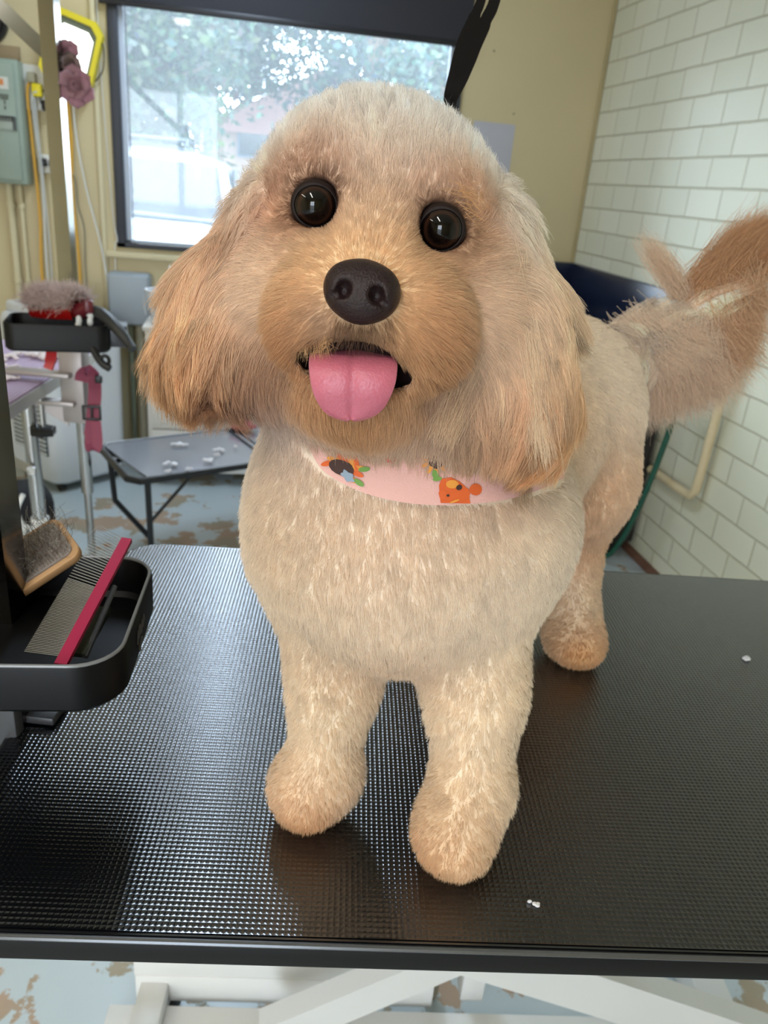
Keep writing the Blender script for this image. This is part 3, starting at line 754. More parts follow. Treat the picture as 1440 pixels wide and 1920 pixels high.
# ---- black tool tray on that post
def tray(name, label, c, size, rot, depth, rad, thick=.004, logo=None, holes=False):
    t = thing(name, c, label, 'tray')
    w, d = size; R_ = Matrix.Rotation(rot, 3, 'Z'); c = Vector(c)
    def ring(off, z): return [c + R_ @ Vector((p[0], p[1], z)) for p in rrect(-w / 2 + off, -d / 2 + off, w / 2 - off, d / 2 - off, max(rad - off, .004), 8)]
    G = [ring(.006, 0), ring(0, .006), ring(0, depth - .002), ring(.0012, depth), ring(thick - .0012, depth), ring(thick, depth - .002), ring(thick, .008), ring(thick + .004, .004)]
    mb = MB(); mb.grid(G, close_u=True); n = len(G[0]); vs = list(mb.bm.verts)
    mb.bm.faces.new(vs[:n][::-1]); mb.bm.faces.new(vs[-n:])
    return t, mb, R_, c


M_tray = mat('tray_plastic', (9, 9, 11), .5, spec=.3)
ty = Vector((-.435, 1.93, .938))
t, mb, R_, c_t = tray('tool_tray', 'black tool tray with red grooming tools, fixed to the far chrome post', ty, (.225, .15), .12, .062, .028)
mb.build('tray_shell', M_tray, t)
mb = MB(); mb.box(c_t + R_ @ Vector((.125, -.01, .034)), (.05, .07, .05), R_, bev=.004); mb.build('bracket', mat('dark_bracket', (60, 60, 66), .4), t)
M_logo = mat('white_logo', (200, 200, 200), .5)
def squiggle(name, base, ux, uz, s, m, parent, th=.0008):
    pts = [(0, 0), (.1, .5), (.2, .1), (.3, .6), (.38, .1), (.5, .45), (.55, .05), (.68, .5), (.75, .1), (.9, .5), (1, .2)]
    lower = [(.45, -.1), (.3, -.5), (.15, -.3), (.4, -.15), (.6, -.2)]
    mb = MB()
    for L in (pts, lower): mb.tube(smooth_path([Vector(base) + Vector(ux) * (p[0] * s) + Vector(uz) * (p[1] * s * .7) for p in L], 5), th, 6)
    return mb.build(name, m, parent)
squiggle('logo', c_t + R_ @ Vector((.135, -.0465, .034)), R_ @ Vector((.5, 0, .06)), (0, 0, 1), .03, M_logo, t, .0012)
squiggle('logo', c_t + R_ @ Vector((.1505, -.036, .028)), R_ @ Vector((0, 1, .1)), (0, 0, 1), .035, M_logo, t, .0012)

# red deshedding tool with tuft of hair lying across the tray
M_red = mat('red_plastic', (190, 26, 26), .3, spec=.6)
rt = thing('slicker_brush', ty + Vector((0, 0, .06)), 'red grooming brush covered in pale fluff lying across the far tray', 'brush')
A = gp(72, 578, 1.86); B = gp(150, 583, 1.80)
ax = (B - A).normalized(); upv = Vector((0, 0, 1)); upv = (upv - ax * upv.dot(ax)).normalized(); sdv = ax.cross(upv)
mb = MB(); G = []
for i in range(11):
    t_ = i / 10; c = A.lerp(B, t_); row = []
    for kx in range(15):
        a = math.radians(-35 + 250 * kx / 14); row.append(c + (sdv * math.cos(a) + upv * math.sin(a)) * (.030 + .003 * math.sin(t_ * PI)))
    G.append(row)
mb.grid(G); bmesh.ops.solidify(mb.bm, geom=list(mb.bm.faces), thickness=.004); mb.build('head', M_red, rt)
mb = MB(); mb.cyl(B + ax * .0, B + ax * .035 + upv * .012, .020, .012); mb.box(B + ax * .03 + upv * .012, (.02, .03, .03), .2, bev=.005)
mb.build('neck', mat('dark_red_plastic', (96, 26, 34), .35), rt)
hp_ = [gp(165, 580, 1.80), gp(185, 585, 1.79), gp(205, 600, 1.78), gp(225, 622, 1.77), gp(240, 642, 1.765), gp(249, 655, 1.76)]
MB().tube(smooth_path(hp_, 5), [.010 + .004 * math.sin(min(1, i / 20) * PI) for i in range(26)], 12).build('handle', mat('grey_black_handle', (44, 44, 44), .4), rt)
mb = MB()
for (px, py) in ((148, 600), (147, 610), (169, 603), (170, 592), (165, 585)): mb.sphere(gp(px, py, 1.79), (.007, .006, .011), seg=8)
mb.build('white_teeth', M_white, rt)
# loop of black tool below tray
mb = MB(); lp = [gp(172, 615, 1.80), gp(172, 645, 1.79), gp(180, 665, 1.785), (gp(192, 682, 1.78)), gp(206, 691, 1.78)]
o_t = thing('grooming_scissors', gp(185, 670, 1.79), 'black curved scissor handle poking down beneath the far tray', 'scissors')
mb.tube(smooth_path(lp, 5), .0085, 10); mb.build('handle', M_black, o_t)
ringp = [gp(197, 676, 1.78) + Vector((math.cos(a) * .009, 0, math.sin(a) * .011)) for a in [2 * PI * i / 14 for i in range(14)]]
MB().tube(ringp, .0045, 8, close=True).build('finger_ring', M_black, o_t)
# fluff on the red brush: real hair strands (drawn with the fur)
FLUFF = (A, B, upv, sdv, rt)
# red handle under tray (second tool)
rh = thing('nail_clipper', gp(93, 675, 1.85), 'bright red tool handle hanging below the black far tray', 'clipper')
MB().ribbon(smooth_path([gp(96, 622, 1.84), gp(96, 640, 1.84), gp(97, 662, 1.84), gp(94, 680, 1.84), gp(90, 692, 1.84)], 4), [.024] * 12 + [.020] * 5, .012, (1, 0, 0)).build('handle', M_red, rh)
MB().box(gp(95, 645, 1.845) + Vector((0, 0, .02)), (.03, .014, .03), bev=.004).build('pivot', M_black, rh)

# ---- pink strap with black buckles hanging from the clamp
ps = thing('grooming_strap', gp(165, 700, 1.86), 'dusty pink strap with black buckles hanging beside the far post', 'strap')
M_pink = mat('pink_webbing', (138, 60, 82), .65, bump=.3, bscale=400)
dS = 2.05
path = [gp(152, 715, dS), gp(155, 702, dS - .01), gp(166, 694, dS - .02), gp(176, 708, dS), gp(178, 735, dS), gp(176, 765, dS), gp(172, 800, dS), gp(168, 828, dS), gp(171, 843, dS - .005), gp(179, 842, dS - .01), gp(183, 830, dS - .01), gp(180, 790, dS - .012)]
sp_ = smooth_path(path, 6)
MB().ribbon(sp_, [.033 if i < 40 else .025 for i in range(len(sp_))], .002, (1, .1, 0)).build('webbing', M_pink, ps)
mb = MB(); cb_ = gp(172, 774, dS - .008)
for dx, dz_, sx, sz_ in ((0, .017, .046, .006), (0, -.017, .046, .006), (-.021, 0, .006, .04), (.021, 0, .006, .04), (0, 0, .006, .03)): mb.box(cb_ + Vector((dx, 0, dz_)), (sx, .008, sz_), bev=.002)
mb.build('buckle', M_black, ps)
MB().box(gp(185, 711, dS - .005), (.018, .014, .020), bev=.003).build('slider', M_black, ps)
mb = MB(); mb.tube([gp(184, 836, dS) + Vector((math.cos(a) * .008, 0, math.sin(a) * .009)) for a in [2 * PI * i / 12 for i in range(12)]], .002, 8, close=True); mb.build('ring', mat('brass', (226, 150, 70), .3, metal=.8), ps)

# ================================================================== THE NEAR GROOMING TABLE
TZ = .89
gt = thing('grooming_table', (.4, .65, 0), 'large black-topped grooming table on a white steel lift frame, the dog standing on it', 'table')
TA = math.radians(-7.1); RT = Matrix.Rotation(TA, 3, 'Z')
TO = Vector((-.150, .967, 0)); TW_, TD = 1.12, .580
def tp(u, v, z=TZ): return TO + RT @ Vector((u, -v, 0)) + Vector((0, 0, z))
tc_ = tp(TW_ / 2, TD / 2, 0)
M_mat = mat('ribbed_rubber_mat', (10, 12, 16), .22, spec=.9, coat=.7)
M_mat.node_tree.nodes['Principled BSDF'].inputs['Coat Roughness'].default_value = .13
M_mat.node_tree.nodes['Principled BSDF'].inputs['Coat IOR'].default_value = 1.6
kk = NT(M_mat); tcn_ = kk.n('ShaderNodeTexCoord'); mp = kk.n('ShaderNodeMapping'); mp.inputs['Rotation'].default_value = (0, 0, -TA); kk.l(tcn_.outputs['Object'], mp.inputs[0])
sp2 = kk.n('ShaderNodeSeparateXYZ'); kk.l(mp.outputs[0], sp2.inputs[0])
PITCH = .0040
if False: geo = kk.n('ShaderNodeNewGeometry'); sg = kk.n('ShaderNodeSeparateXYZ'); kk.l(geo.outputs['Normal'], sg.inputs[0])
nzz = kk.n('ShaderNodeTexNoise'); nzz.inputs['Scale'].default_value = 6; nzz.inputs['Detail'].default_value = 6; kk.l(tcn_.outputs['Object'], nzz.inputs['Vector'])
kk.l(kk.math('ADD', kk.math('MULTIPLY', nzz.outputs['Fac'], .12), .15), kk.b.inputs['Roughness'])
mb = MB(); mb.prism(rrect(-TW_ / 2 + .002, -TD / 2 + .002, TW_ / 2 - .002, TD / 2 - .002, .048, 10), TZ - .006, TZ - .0008, tc_, RT); rm = mb.build('rubber_mat', M_mat, gt)
def ribs(span, narrow=False):        # one rounded rib per pitch: positions and 0..1 heights
    n = int(span / PITCH); s = np.array([0, .10, .22, .50, .78, .90]); hgt = np.array([1, .70, 0, 0, 0, .70]) if narrow else np.array([1, .84, .60, .0, .60, .84]); x = (np.arange(n)[:, None] + s[None]).ravel() * PITCH
    return np.append(x, n * PITCH) - n * PITCH / 2, np.append(np.tile(hgt, n), 1)
xs, hx_ = ribs(TW_ - .007, True); ys, hy_ = ribs(TD - .007)
X_, Y_ = np.meshgrid(xs, ys, indexing='ij'); Hh = np.maximum(hx_[:, None], hy_[None])
rr_ = .044; ex_ = np.maximum(np.abs(X_) - (TW_ / 2 - .0035 - rr_), 0); ey_ = np.maximum(np.abs(Y_) - (TD / 2 - .0035 - rr_), 0); inside = np.hypot(ex_, ey_) < rr_
Vm = np.stack([X_, Y_, TZ - .00036 + .00036 * Hh], -1).reshape(-1, 3)
idm = np.arange(Vm.shape[0]).reshape(X_.shape); ins = inside[:-1, :-1] & inside[1:, :-1] & inside[1:, 1:] & inside[:-1, 1:]
Qm = np.stack([idm[:-1, :-1], idm[1:, :-1], idm[1:, 1:], idm[:-1, 1:]], -1)[ins]
RTn = np.array(RT); Vm = Vm @ RTn.T + np.array([tc_.x, tc_.y, 0]); used = np.unique(Qm); remap = np.full(len(Vm), -1); remap[used] = np.arange(len(used))
me_ = bpy.data.meshes.new('ribbed_surface'); Vu = Vm[used] - np.array(world_loc(gt)); Qu = remap[Qm]
me_.vertices.add(len(Vu)); me_.vertices.foreach_set('co', Vu.astype(np.float32).ravel()); me_.loops.add(len(Qu) * 4); me_.loops.foreach_set('vertex_index', Qu.astype(np.int32).ravel())
me_.polygons.add(len(Qu)); me_.polygons.foreach_set('loop_start', np.arange(0, len(Qu) * 4, 4, dtype=np.int32)); me_.polygons.foreach_set('use_smooth', np.ones(len(Qu), bool)); me_.update(calc_edges=True)
me_.materials.append(M_mat); rs_ = bpy.data.objects.new('ribbed_surface', me_); COL.objects.link(rs_); rs_.parent = rm
mb = MB(); mb.prism(rrect(-TW_ / 2, -TD / 2, TW_ / 2, TD / 2, .05, 10), TZ - .025, TZ - .006, tc_, RT, bev=.002)
mb.build('board', mat('black_edge', (9, 9, 10), .5, spec=.25), gt)
loop = [tc_ + RT @ Vector((p[0], p[1], TZ - .0035)) for p in rrect(-TW_ / 2, -TD / 2, TW_ / 2, TD / 2, .05, 10)]
mb = MB(); mb.tube(loop, .0022, 8, close=True); mb.build('edge_trim', mat('grey_trim', (110, 112, 116), .25, metal=.8), gt)
# white steel lift frame
M_wf = mat('white_steel_frame', (216, 216, 214), .38, var=.05, vscale=7)
mb = MB()
for v in (.10, .50): mb.box(tp(TW_ / 2 - .05, v, TZ - .05), (TW_ - .28, .05, .035), TA, bev=.003)
for u in (.16, .46, .86): mb.box(tp(u, .30, TZ - .05), (.05, .45, .035), TA, bev=.003)
mb.build('top_frame', M_wf, gt)
BY0, BY1 = .88, .44
mb = MB()
mb.box((.08, .925, .135), (.50, .055, .050), TA, bev=.003)
mb.box((.08, .905, .085), (.50, .02, .06), TA, bev=.002)
mb.box((-.168, .68, .07), (.045, .54, .06), TA, bev=.003)
mb.box((.80, .62, .06), (.06, .62, .06), TA, bev=.003)
mb.box((.30, .80, .05), (1.04, .10, .04), TA, bev=.003)
mb.box((.27, .42, .06), (1.0, .06, .06), TA, bev=.003)
mb.build('base_frame', M_wf, gt)
mb = MB()
def bar(a, b, w, th, side=(0, 1, 0)): mb.ribbon([a, b], w, th, side)
a = MB(); a.ribbon([(.045, .80, .135), (.70, .80, .46)], .035, .06, (0, 1, 0)); a.build('scissor_arm', M_wf, gt)
a = MB(); a.ribbon([(.875, .74, .075), (.095, .74, .49)], .04, .075, (0, 1, 0)); a.build('scissor_arm', M_wf, gt)
MB().box((.40, .885, .16), (.04, .04, .20), TA, bev=.003).build('upright', M_wf, gt)
MB().box((.34, .93, .04), (.03, .03, .06), bev=.002).build('bolt', mat('worn_steel', (190, 180, 160), .5, metal=.4), gt)
mb = MB(); mb.prism([(0, 0), (.05, -.02), (.06, .02), (.03, .03), (.02, .015)], -.01, .01, (.66, .90, .10), Matrix.Rotation(PI / 2, 3, 'X')); mb.build('pedal_bracket', M_black, gt)
for x in (-.15, .80):
    for y in (.44, .96): MB().cyl((x + (y - .7) * .11, y, 0), (x + (y - .7) * .11, y, .032), .022, seg=16).build('foot', M_black, gt)
# little bits of fluff on the mat
def on_mat(px, py):
    r = RW @ np.array([px - 720, py - 960, FPX]); return Vector(CAM + r * (TZ - CAM[2]) / r[2])
for (px, py, s, lab) in ((1401, 1237, .0032, 'tiny white fluff ball on the black mat behind the dog\'s hind paw'), (1001, 1696, .0018, 'tiny grey speck of lint on the mat near the front table edge')):
    mb = MB()
    for q in range(7): mb.sphere(on_mat(px, py) + Vector((random.gauss(0, s), random.gauss(0, s * .6), s * .6)), (s, s * .7, s * .6), seg=8)
    o = mb.build('lint', mat('lint_white', (226, 226, 230), .9)); tag(o, lab, 'lint')
# white plastic knee/brace below the left edge
mb = MB(); mb.box(PV(18, 1365, .76), (.055, .03, .045), .3, bev=.008); mb.box(PV(2, 1400, .76), (.03, .03, .07), .5, bev=.006); mb.build('arm_socket', M_wf, gt)

# ---- near grooming arm: square chrome post rising at the left, arm overhead
ga2 = thing('grooming_post', (-.199, .645, .80), 'dark chrome square post clamped to the left edge of the near table', 'grooming arm')
PX, PY = -.1985, .604
RPn = Matrix.Rotation(-.22, 3, 'Z')
MB().box((PX, PY, 1.30), (.031, .031, .96), RPn).build('post', mat('dark_chrome', (118, 114, 110), .12, metal=1.0, var=.35, vscale=22), ga2)
MB().box((PX, PY, 1.77), (.037, .037, .06), RPn).build('sleeve', M_black, ga2)
mb = MB(); mb.tube([(PX, PY, 1.77), (PX, PY, 1.86), (PX + .03, PY + .01, 1.89), (.30, .78, 1.89)], .017, 4, square=True); mb.build('overhead_arm', M_post, ga2)
mb = MB(); mb.box((PX - .01, PY, .84), (.05, .05, .16), RPn, bev=.003); mb.box((PX + .02, PY, TZ + .006), (.04, .03, .008), RPn, bev=.002); mb.build('clamp', mat('dark_clamp', (60, 60, 62), .4), ga2)

# black leash straps coming down to the dog's collar
ls = thing('grooming_noose', (.20, .78, 1.86), 'black straps hanging from overhead down behind the dog\'s head', 'leash')
M_strap = mat('black_leather_strap', (16, 12, 12), .7, spec=.2, bump=.2, bscale=200)
sA = [PV(845, 215, .62), PV(838, 186, .66), PV(850, 140, .665), PV(868, 80, .67), PV(893, 25, .68), PV(906, -20, .69), PV(925, -160, .72), Vector((.255, .775, 1.872))]
sB = [PV(858, 215, .62), PV(850, 192, .66), PV(868, 145, .665), PV(888, 90, .67), PV(910, 40, .68), PV(930, -10, .69), PV(955, -160, .72), Vector((.275, .785, 1.872))]
sd = [CR * 1.0 + CF * .15] * 200
pa = smooth_path(sA, 6); pb = smooth_path(sB, 6)
MB().ribbon(pa, [.0045 + .0055 * min(1, max(0, (i - 4) / 12)) if i < 24 else .008 for i in range(len(pa))], .003, sd[:len(pa)]).build('strap', M_strap, ls)
MB().ribbon(pb, [.0045 + .0075 * min(1, max(0, (i - 4) / 12)) if i < 24 else .010 for i in range(len(pb))], .003, sd[:len(pb)]).build('strap', M_strap, ls)
MB().box((.265, .78, 1.875), (.04, .03, .03), bev=.003).build('sliding_clip', M_chrome, ls)

# ---- near tool tray
M_tr2 = mat('near_tray_plastic', (6, 6, 8), .45, spec=.18)
t2, mb, R2, c2 = tray('tool_tray', 'large black tool tray with comb and wooden brush at the near left', Vector((-.2225, .559, .991)), (.285, .170), math.radians(-3), .040, .034, thick=.0035)
mb.build('tray_shell', M_tr2, t2)
lp = [c2 + R2 @ Vector((p[0], p[1], .0405)) for p in rrect(-.1425 + .002, -.085 + .002, .1425 - .002, .085 - .002, .032, 8)]
MB().tube(lp, .0014, 8, close=True).build('rim', mat('pale_tray_rim', (120, 122, 124), .3), t2)  # rim paler than the tray shell
squiggle('logo', c2 + R2 @ Vector((.1432, -.02, .018)), R2 @ Vector((0, 1, .0)), (0, 0, 1), .03, mat('faint_logo', (90, 90, 96), .5), t2, .0006)
mb = MB()
for q, (u, v) in enumerate(((.00, -.055), (-.03, -.058), (.0, -.03), (-.03, -.033), (-.06, -.055))):
    mb.lathe([(.010, 0), (.010, .0012), (.0085, .0012), (.0085, .0002)], c2 + R2 @ Vector((u, v, .0042)), seg=20)
mb.build('scissor_hole', mat('tray_hole_ring', (4, 4, 4), .3), t2)

# comb with crimson spine, leaning in the tray
cbt = thing('comb', c2 + Vector((.06, 0, .02)), 'long metal comb with a crimson spine resting across the near tray', 'comb')
sA_ = PV(238, 1012, .645); sB_ = PV(122, 1232, .545)      # spine ends
tA_ = PV(187, 984, .655); tB_ = PV(45, 1222, .550)       # tooth-tip ends
spn = (sB_ - sA_); tip = (tA_ - sA_); nrm = spn.cross(tip).normalized()
mb = MB(); mb.ribbon([sA_ - spn * .0, sA_.lerp(sB_, .5), sB_ + spn * .06], .0085, .004, tip.normalized()); mb.build('spine', mat('crimson_spine', (168, 32, 74), .35), cbt)
mb = MB(); NT_ = 46
for i in range(NT_):
    t_ = (i + .3) / NT_; a = sA_.lerp(sB_, t_); b = tA_.lerp(tB_, t_)
    if i > NT_ * .42 and i % 1 == 0: pass
    mb.cyl(a, b, .00040, .00028, seg=6, caps=False)
    if t_ > .45:
        a2 = sA_.lerp(sB_, t_ + .5 / NT_); b2 = tA_.lerp(tB_, t_ + .5 / NT_); mb.cyl(a2, b2, .00034, .00024, seg=6, caps=False)
mb.build('teeth', M_steel, cbt, sharp=80)

# second comb / blade lying below
bl = thing('clipper_blade_comb', c2 + Vector((.09, -.04, .005)), 'dark grey comb with scratched metal face under the crimson comb', 'comb')
mb = MB(); bA = PV(185, 1140, .600); bB = PV(135, 1228, .560); mb.ribbon([bA, bB], .020, .004, CR); mb.build('blade', mat('scratched_metal', (90, 98, 86), .35, metal=.7, var=.5, vscale=60), bl)
mb = MB(); mb.tube([PV(215, 1100, .61), PV(160, 1232, .56)], .0022, 8); mb.build('handle', mat('grey_rod', (60, 62, 66), .3), bl)

# wooden pin brush with grey pad, hair caught in it
wb = thing('wooden_brush', PV(95, 1040, .64), 'square wooden pin brush full of loose hair leaning in the near tray', 'brush')
bc = PV(82, 1035, .672)
e_x = (PV(145, 1010, .680) - PV(45, 1075, .664)).normalized()            # long side
e_y = (PV(80, 968, .690) - PV(85, 1095, .650)); e_y = (e_y - e_x * e_y.dot(e_x)).normalized()
e_n = e_x.cross(e_y).normalized()
if e_n.dot(Vector(CF)) > 0: e_n = -e_n
RB = Matrix((e_x, e_y, e_n)).transposed()
mb = MB(); mb.prism(rrect(-.052, -.026, .026, .026, .010, 6), -.006, .003, bc, RB, bev=.002); mb.build('wooden_head', mat('bamboo', (204, 158, 110), .5, var=.12, vscale=30), wb)
mb = MB(); mb.prism(rrect(-.048, -.021, .021, .021, .008, 6), .002, .0045, bc, RB); mb.build('rubber_pad', mat('grey_pad', (150, 138, 130), .7, bump=.3, bscale=300), wb)
mb = MB()
for i in range(24):
    for j in range(11):
        p = bc + RB @ Vector((-.046 + .066 * i / 23, -.019 + .038 * j / 10, .004)); q = p + RB @ Vector((random.gauss(0, .002), random.gauss(.003, .002), .012))
        mb.cyl(p, q, .00022, .00015, seg=4, caps=False)
o = mb.build('wire_pins', M_steel, wb, sharp=80); o['kind'] = 'stuff'
BRUSH = (bc, RB, wb)

# ================================================================== THE DOG
G0 = np.array([.16, .55, TZ])
dog = thing('dog', tuple(G0), 'fluffy cream and apricot curly dog standing on the black grooming table, tongue out', 'dog')


def frame(roll=0.0):
    a = math.radians(roll); ex = CR * math.cos(a) - CU * math.sin(a); ey = CU * math.cos(a) + CR * math.sin(a)
    return np.stack([ex, ey, -CF], 1)


HR = frame(10.3)
CREAM = (248, 240, 230); PALE = (250, 246, 242); APR = (236, 200, 156); BODY = (244, 230, 212); EARC = (240, 204, 156); LEG = (242, 224, 200); TAILC = (244, 228, 212)
prims = []


def ell(c, r, R=None, col=BODY, ln=.009, lift=.6, fan=None, flow=(0, 0, -1), k=.02, dens=1., curl=0.):
    prims.append(dict(t='e', c=np.array(c, float), r=np.array(r, float), R=HR if R is None else R, col=lin(col), ln=ln, lift=lift, fan=fan, flow=np.array(flow, float), k=k, dens=dens, curl=curl))


def cone(a, b, r1, r2, col=BODY, ln=.009, lift=.6, fan=None, flow=(0, 0, -1), k=.02, dens=1., flat=None, curl=0.):
    prims.append(dict(t='c', a=np.array(a, float), b=np.array(b, float), r1=r1, r2=r2, col=lin(col), ln=ln, lift=lift, fan=fan, flow=np.array(flow, float), k=k, dens=dens, curl=curl))


NOSE = P(680, 540, .374)
UPW = (0, 0, 1)
# --- head
ell(P(716, 408, .482), (.0715, .0560, .066), col=PALE, ln=.0130, lift=.75, flow=CU, k=.02, dens=1.3, curl=.5)
ell(P(706, 344, .475), (.050, .0375, .048), col=PALE, ln=.0135, lift=.8, flow=CU, k=.03, dens=1.3, curl=.5)
ell(P(548, 560, .455), (.036, .040, .038), col=CREAM, ln=.008, lift=.35, fan=NOSE, k=.03, dens=1.3)
ell(P(885, 600, .458), (.036, .046, .038), col=CREAM, ln=.008, lift=.35, fan=NOSE, k=.03, dens=1.3)
ell(P(712, 500, .432), (.052, .040, .040), col=APR, ln=.007, lift=.3, fan=NOSE, k=.025, dens=1.4)
ell(P(690, 580, .412), (.042, .032, .032), col=APR, ln=.006, lift=.28, fan=NOSE, k=.02, dens=1.4)
ell(P(605, 605, .408), (.030, .029, .026), col=APR, ln=.011, lift=.25, fan=NOSE, k=.012, dens=1.4, curl=.2)
ell(P(772, 622, .406), (.032, .031, .026), col=APR, ln=.012, lift=.25, fan=NOSE, k=.012, dens=1.4, curl=.2)
ell(P(610, 338, .436), (.026, .015, .016), col=CREAM, ln=.009, lift=.55, flow=-CU * .3 - CF, k=.02, dens=1.3)
ell(P(825, 372, .436), (.026, .015, .016), col=CREAM, ln=.009, lift=.55, flow=-CU * .3 - CF, k=.02, dens=1.3)
ell(P(670, 760, .432), (.036, .021, .034), col=(208, 158, 110), ln=.011, lift=.3, flow=-CU, k=.015, dens=1.3)
ell(P(560, 700, .468), (.036, .030, .036), col=(222, 184, 146), ln=.010, lift=.35, flow=-CU, k=.02)
ell(P(800, 735, .468), (.040, .030, .036), col=(226, 192, 160), ln=.012, lift=.35, flow=-CU, k=.02)
ell(P(510, 432, .474), (.018, .033, .028), col=CREAM, ln=.0125, lift=.6, flow=-CU, k=.02, dens=1.2, curl=.5)
ell(P(920, 462, .474), (.018, .034, .028), col=CREAM, ln=.0125, lift=.6, flow=-CU, k=.02, dens=1.2, curl=.5)
# --- ears
EL0 = P(470, 345, .480); ER0 = P(955, 350, .480)
cone(P(474, 410, .480), P(418, 560, .470), .014, .028, col=(246, 216, 186), ln=.020, lift=.10, fan=EL0, k=.014, dens=1.5, curl=.25)
cone(P(418, 560, .470), P(394, 655, .466), .028, .0325, col=EARC, ln=.026, lift=.10, fan=EL0, k=.014, dens=1.5, curl=.35)
cone(P(455, 600, .470), P(455, 672, .470), .022, .026, col=EARC, ln=.024, lift=.10, fan=EL0, k=.014, dens=1.5, curl=.35)
cone(P(948, 440, .480), P(975, 600, .470), .015, .0285, col=(248, 224, 192), ln=.022, lift=.10, fan=ER0, k=.014, dens=1.5, curl=.2)
cone(P(975, 600, .470), P(984, 762, .462), .0285, .0330, col=EARC, ln=.026, lift=.10, fan=ER0, k=.014, dens=1.5, curl=.3)
cone(P(915, 660, .462), P(890, 768, .456), .020, .026, col=EARC, ln=.024, lift=.10, fan=ER0, k=.014, dens=1.5, curl=.35)
# --- neck and trunk
cone(P(700, 600, .500), P(735, 850, .535), .052, .072, col=(236, 222, 210), ln=.008, lift=.5, flow=-CU, k=.03, curl=.3)
cone(P(735, 850, .535), P(755, 990, .560), .078, .094, col=BODY, ln=.0085, lift=.55, flow=-CU, k=.03, curl=.3)
cone(P(760, 960, .575), P(1045, 735, .800), .096, .078, col=BODY, ln=.007, lift=.55, flow=(.2, .3, -.9), k=.04, curl=.2)
cone(P(755, 1040, .568), P(760, 1100, .572), .078, .046, col=BODY, ln=.011, lift=.5, flow=(0, 0, -1), k=.04, curl=.4)
ell(P(602, 965, .560), (.043, .062, .050), R=np.eye(3), col=BODY, ln=.0085, flow=(0, 0, -1), k=.04, curl=.3)
ell(P(935, 980, .575), (.048, .066, .055), R=np.eye(3), col=BODY, ln=.0085, flow=(0, 0, -1), k=.04, curl=.3)
# --- front legs
g1 = on_mat(567, 1570); g2 = on_mat(850, 1660); g3 = on_mat(1084, 1262)
p1 = np.array([g1.x + .002, g1.y + .022, TZ + .024]); p2 = np.array([g2.x + .002, g2.y + .022, TZ + .025]); p3 = np.array([g3.x + .002, g3.y + .022, TZ + .023]); p4 = np.array([.205, .745, TZ + .023])
cone(P(600, 1050, .575), P(626, 1280, .585), .044, .0265, ln=.007, col=LEG, k=.022, curl=.25)
cone(P(626, 1280, .585), P(603, 1450, .598), .0265, .0250, ln=.008, col=LEG, k=.03, curl=.25)
cone(P(605, 1450, .600), p1 + [0, 0, .010], .0250, .022, ln=.008, col=LEG, k=.02, curl=.25)
ell(p1, (.0210, .030, .020), R=np.eye(3), col=(222, 178, 132), ln=.006, k=.02)
cone(P(890, 1070, .565), P(890, 1290, .580), .048, .0310, ln=.007, col=LEG, k=.022, curl=.25)
cone(P(890, 1290, .580), P(884, 1480, .582), .0310, .0260, ln=.008, col=LEG, k=.03, curl=.25)
cone(P(884, 1480, .585), p2 + [0, 0, .010], .0260, .0245, ln=.008, col=LEG, k=.02, curl=.25)
ell(p2, (.0245, .033, .021), R=np.eye(3), col=(222, 182, 138), ln=.006, k=.02)
# --- hind legs: thigh, hock, paw
hk = p3 + np.array([.000, .060, .075]); st = P(1078, 900, .800)
cone(P(1070, 800, .790), st, .064, .055, ln=.0075, col=BODY, k=.04, curl=.2)
cone(st, hk, .054, .0310, ln=.0080, col=(226, 186, 144), k=.03, curl=.25)
cone(hk, p3 + [0, .012, .008], .0310, .0285, ln=.0075, col=LEG, k=.02, curl=.25)
ell(p3, (.028, .033, .021), R=np.eye(3), col=(222, 176, 128), ln=.006, k=.02)
hk4 = p4 + np.array([.0, .055, .075]); st4 = np.array([.235, .79, 1.08])
cone(P(960, 800, .800), st4, .060, .050, ln=.0075, col=BODY, k=.04)
cone(st4, hk4, .050, .026, ln=.0080, col=BODY, k=.03)
cone(hk4, p4 + [0, .012, .008], .026, .026, ln=.0075, col=LEG, k=.02)
ell(p4, (.026, .031, .021), R=np.eye(3), col=(222, 176, 128), ln=.006, k=.02)
# --- tail
T0 = P(1140, 680, .850)
cone(P(1120, 690, .840), P(1215, 650, .860), .036, .034, col=TAILC, ln=.034, lift=.32, fan=T0, k=.02, dens=1.8, curl=.3)
cone(P(1215, 650, .860), P(1310, 590, .860), .032, .022, col=TAILC, ln=.052, lift=.32, fan=T0, k=.02, dens=2.2, curl=.3)
cone(P(1310, 590, .860), P(1400, 505, .850), .022, .012, col=(224, 182, 144), ln=.046, lift=.22, fan=T0, k=.02, dens=2.4, curl=.3)
cone(P(1205, 690, .860), P(1285, 690, .860), .030, .018, col=TAILC, ln=.034, lift=.30, fan=T0, k=.02, dens=2.0, curl=.3)
cone(P(1400, 505, .850), P(1475, 465, .840), .012, .006, col=(206, 158, 118), ln=.040, lift=.15, fan=T0, k=.015, dens=2.5, curl=.3)

EYES = [P(591, 384, .4200), P(827, 428, .4165)]
ER = .0126
CAV = dict(c=P(666, 688, .402), r=np.array([.0305, .0098, .028]))       # mouth opening


def d_ell(p, c, r, R):
    q = (p - c) @ R; k0 = np.sqrt(((q / r) ** 2).sum(-1)); k1 = np.sqrt(((q / (r * r)) ** 2).sum(-1)) + 1e-9
    return k0 * (k0 - 1) / k1


def d_cone(p, a, b, r1, r2):
    ba = b - a; pa = p - a; h = np.clip((pa @ ba) / (ba @ ba), 0, 1)
    return np.sqrt(((pa - h[..., None] * ba) ** 2).sum(-1)) - (r1 + (r2 - r1) * h)


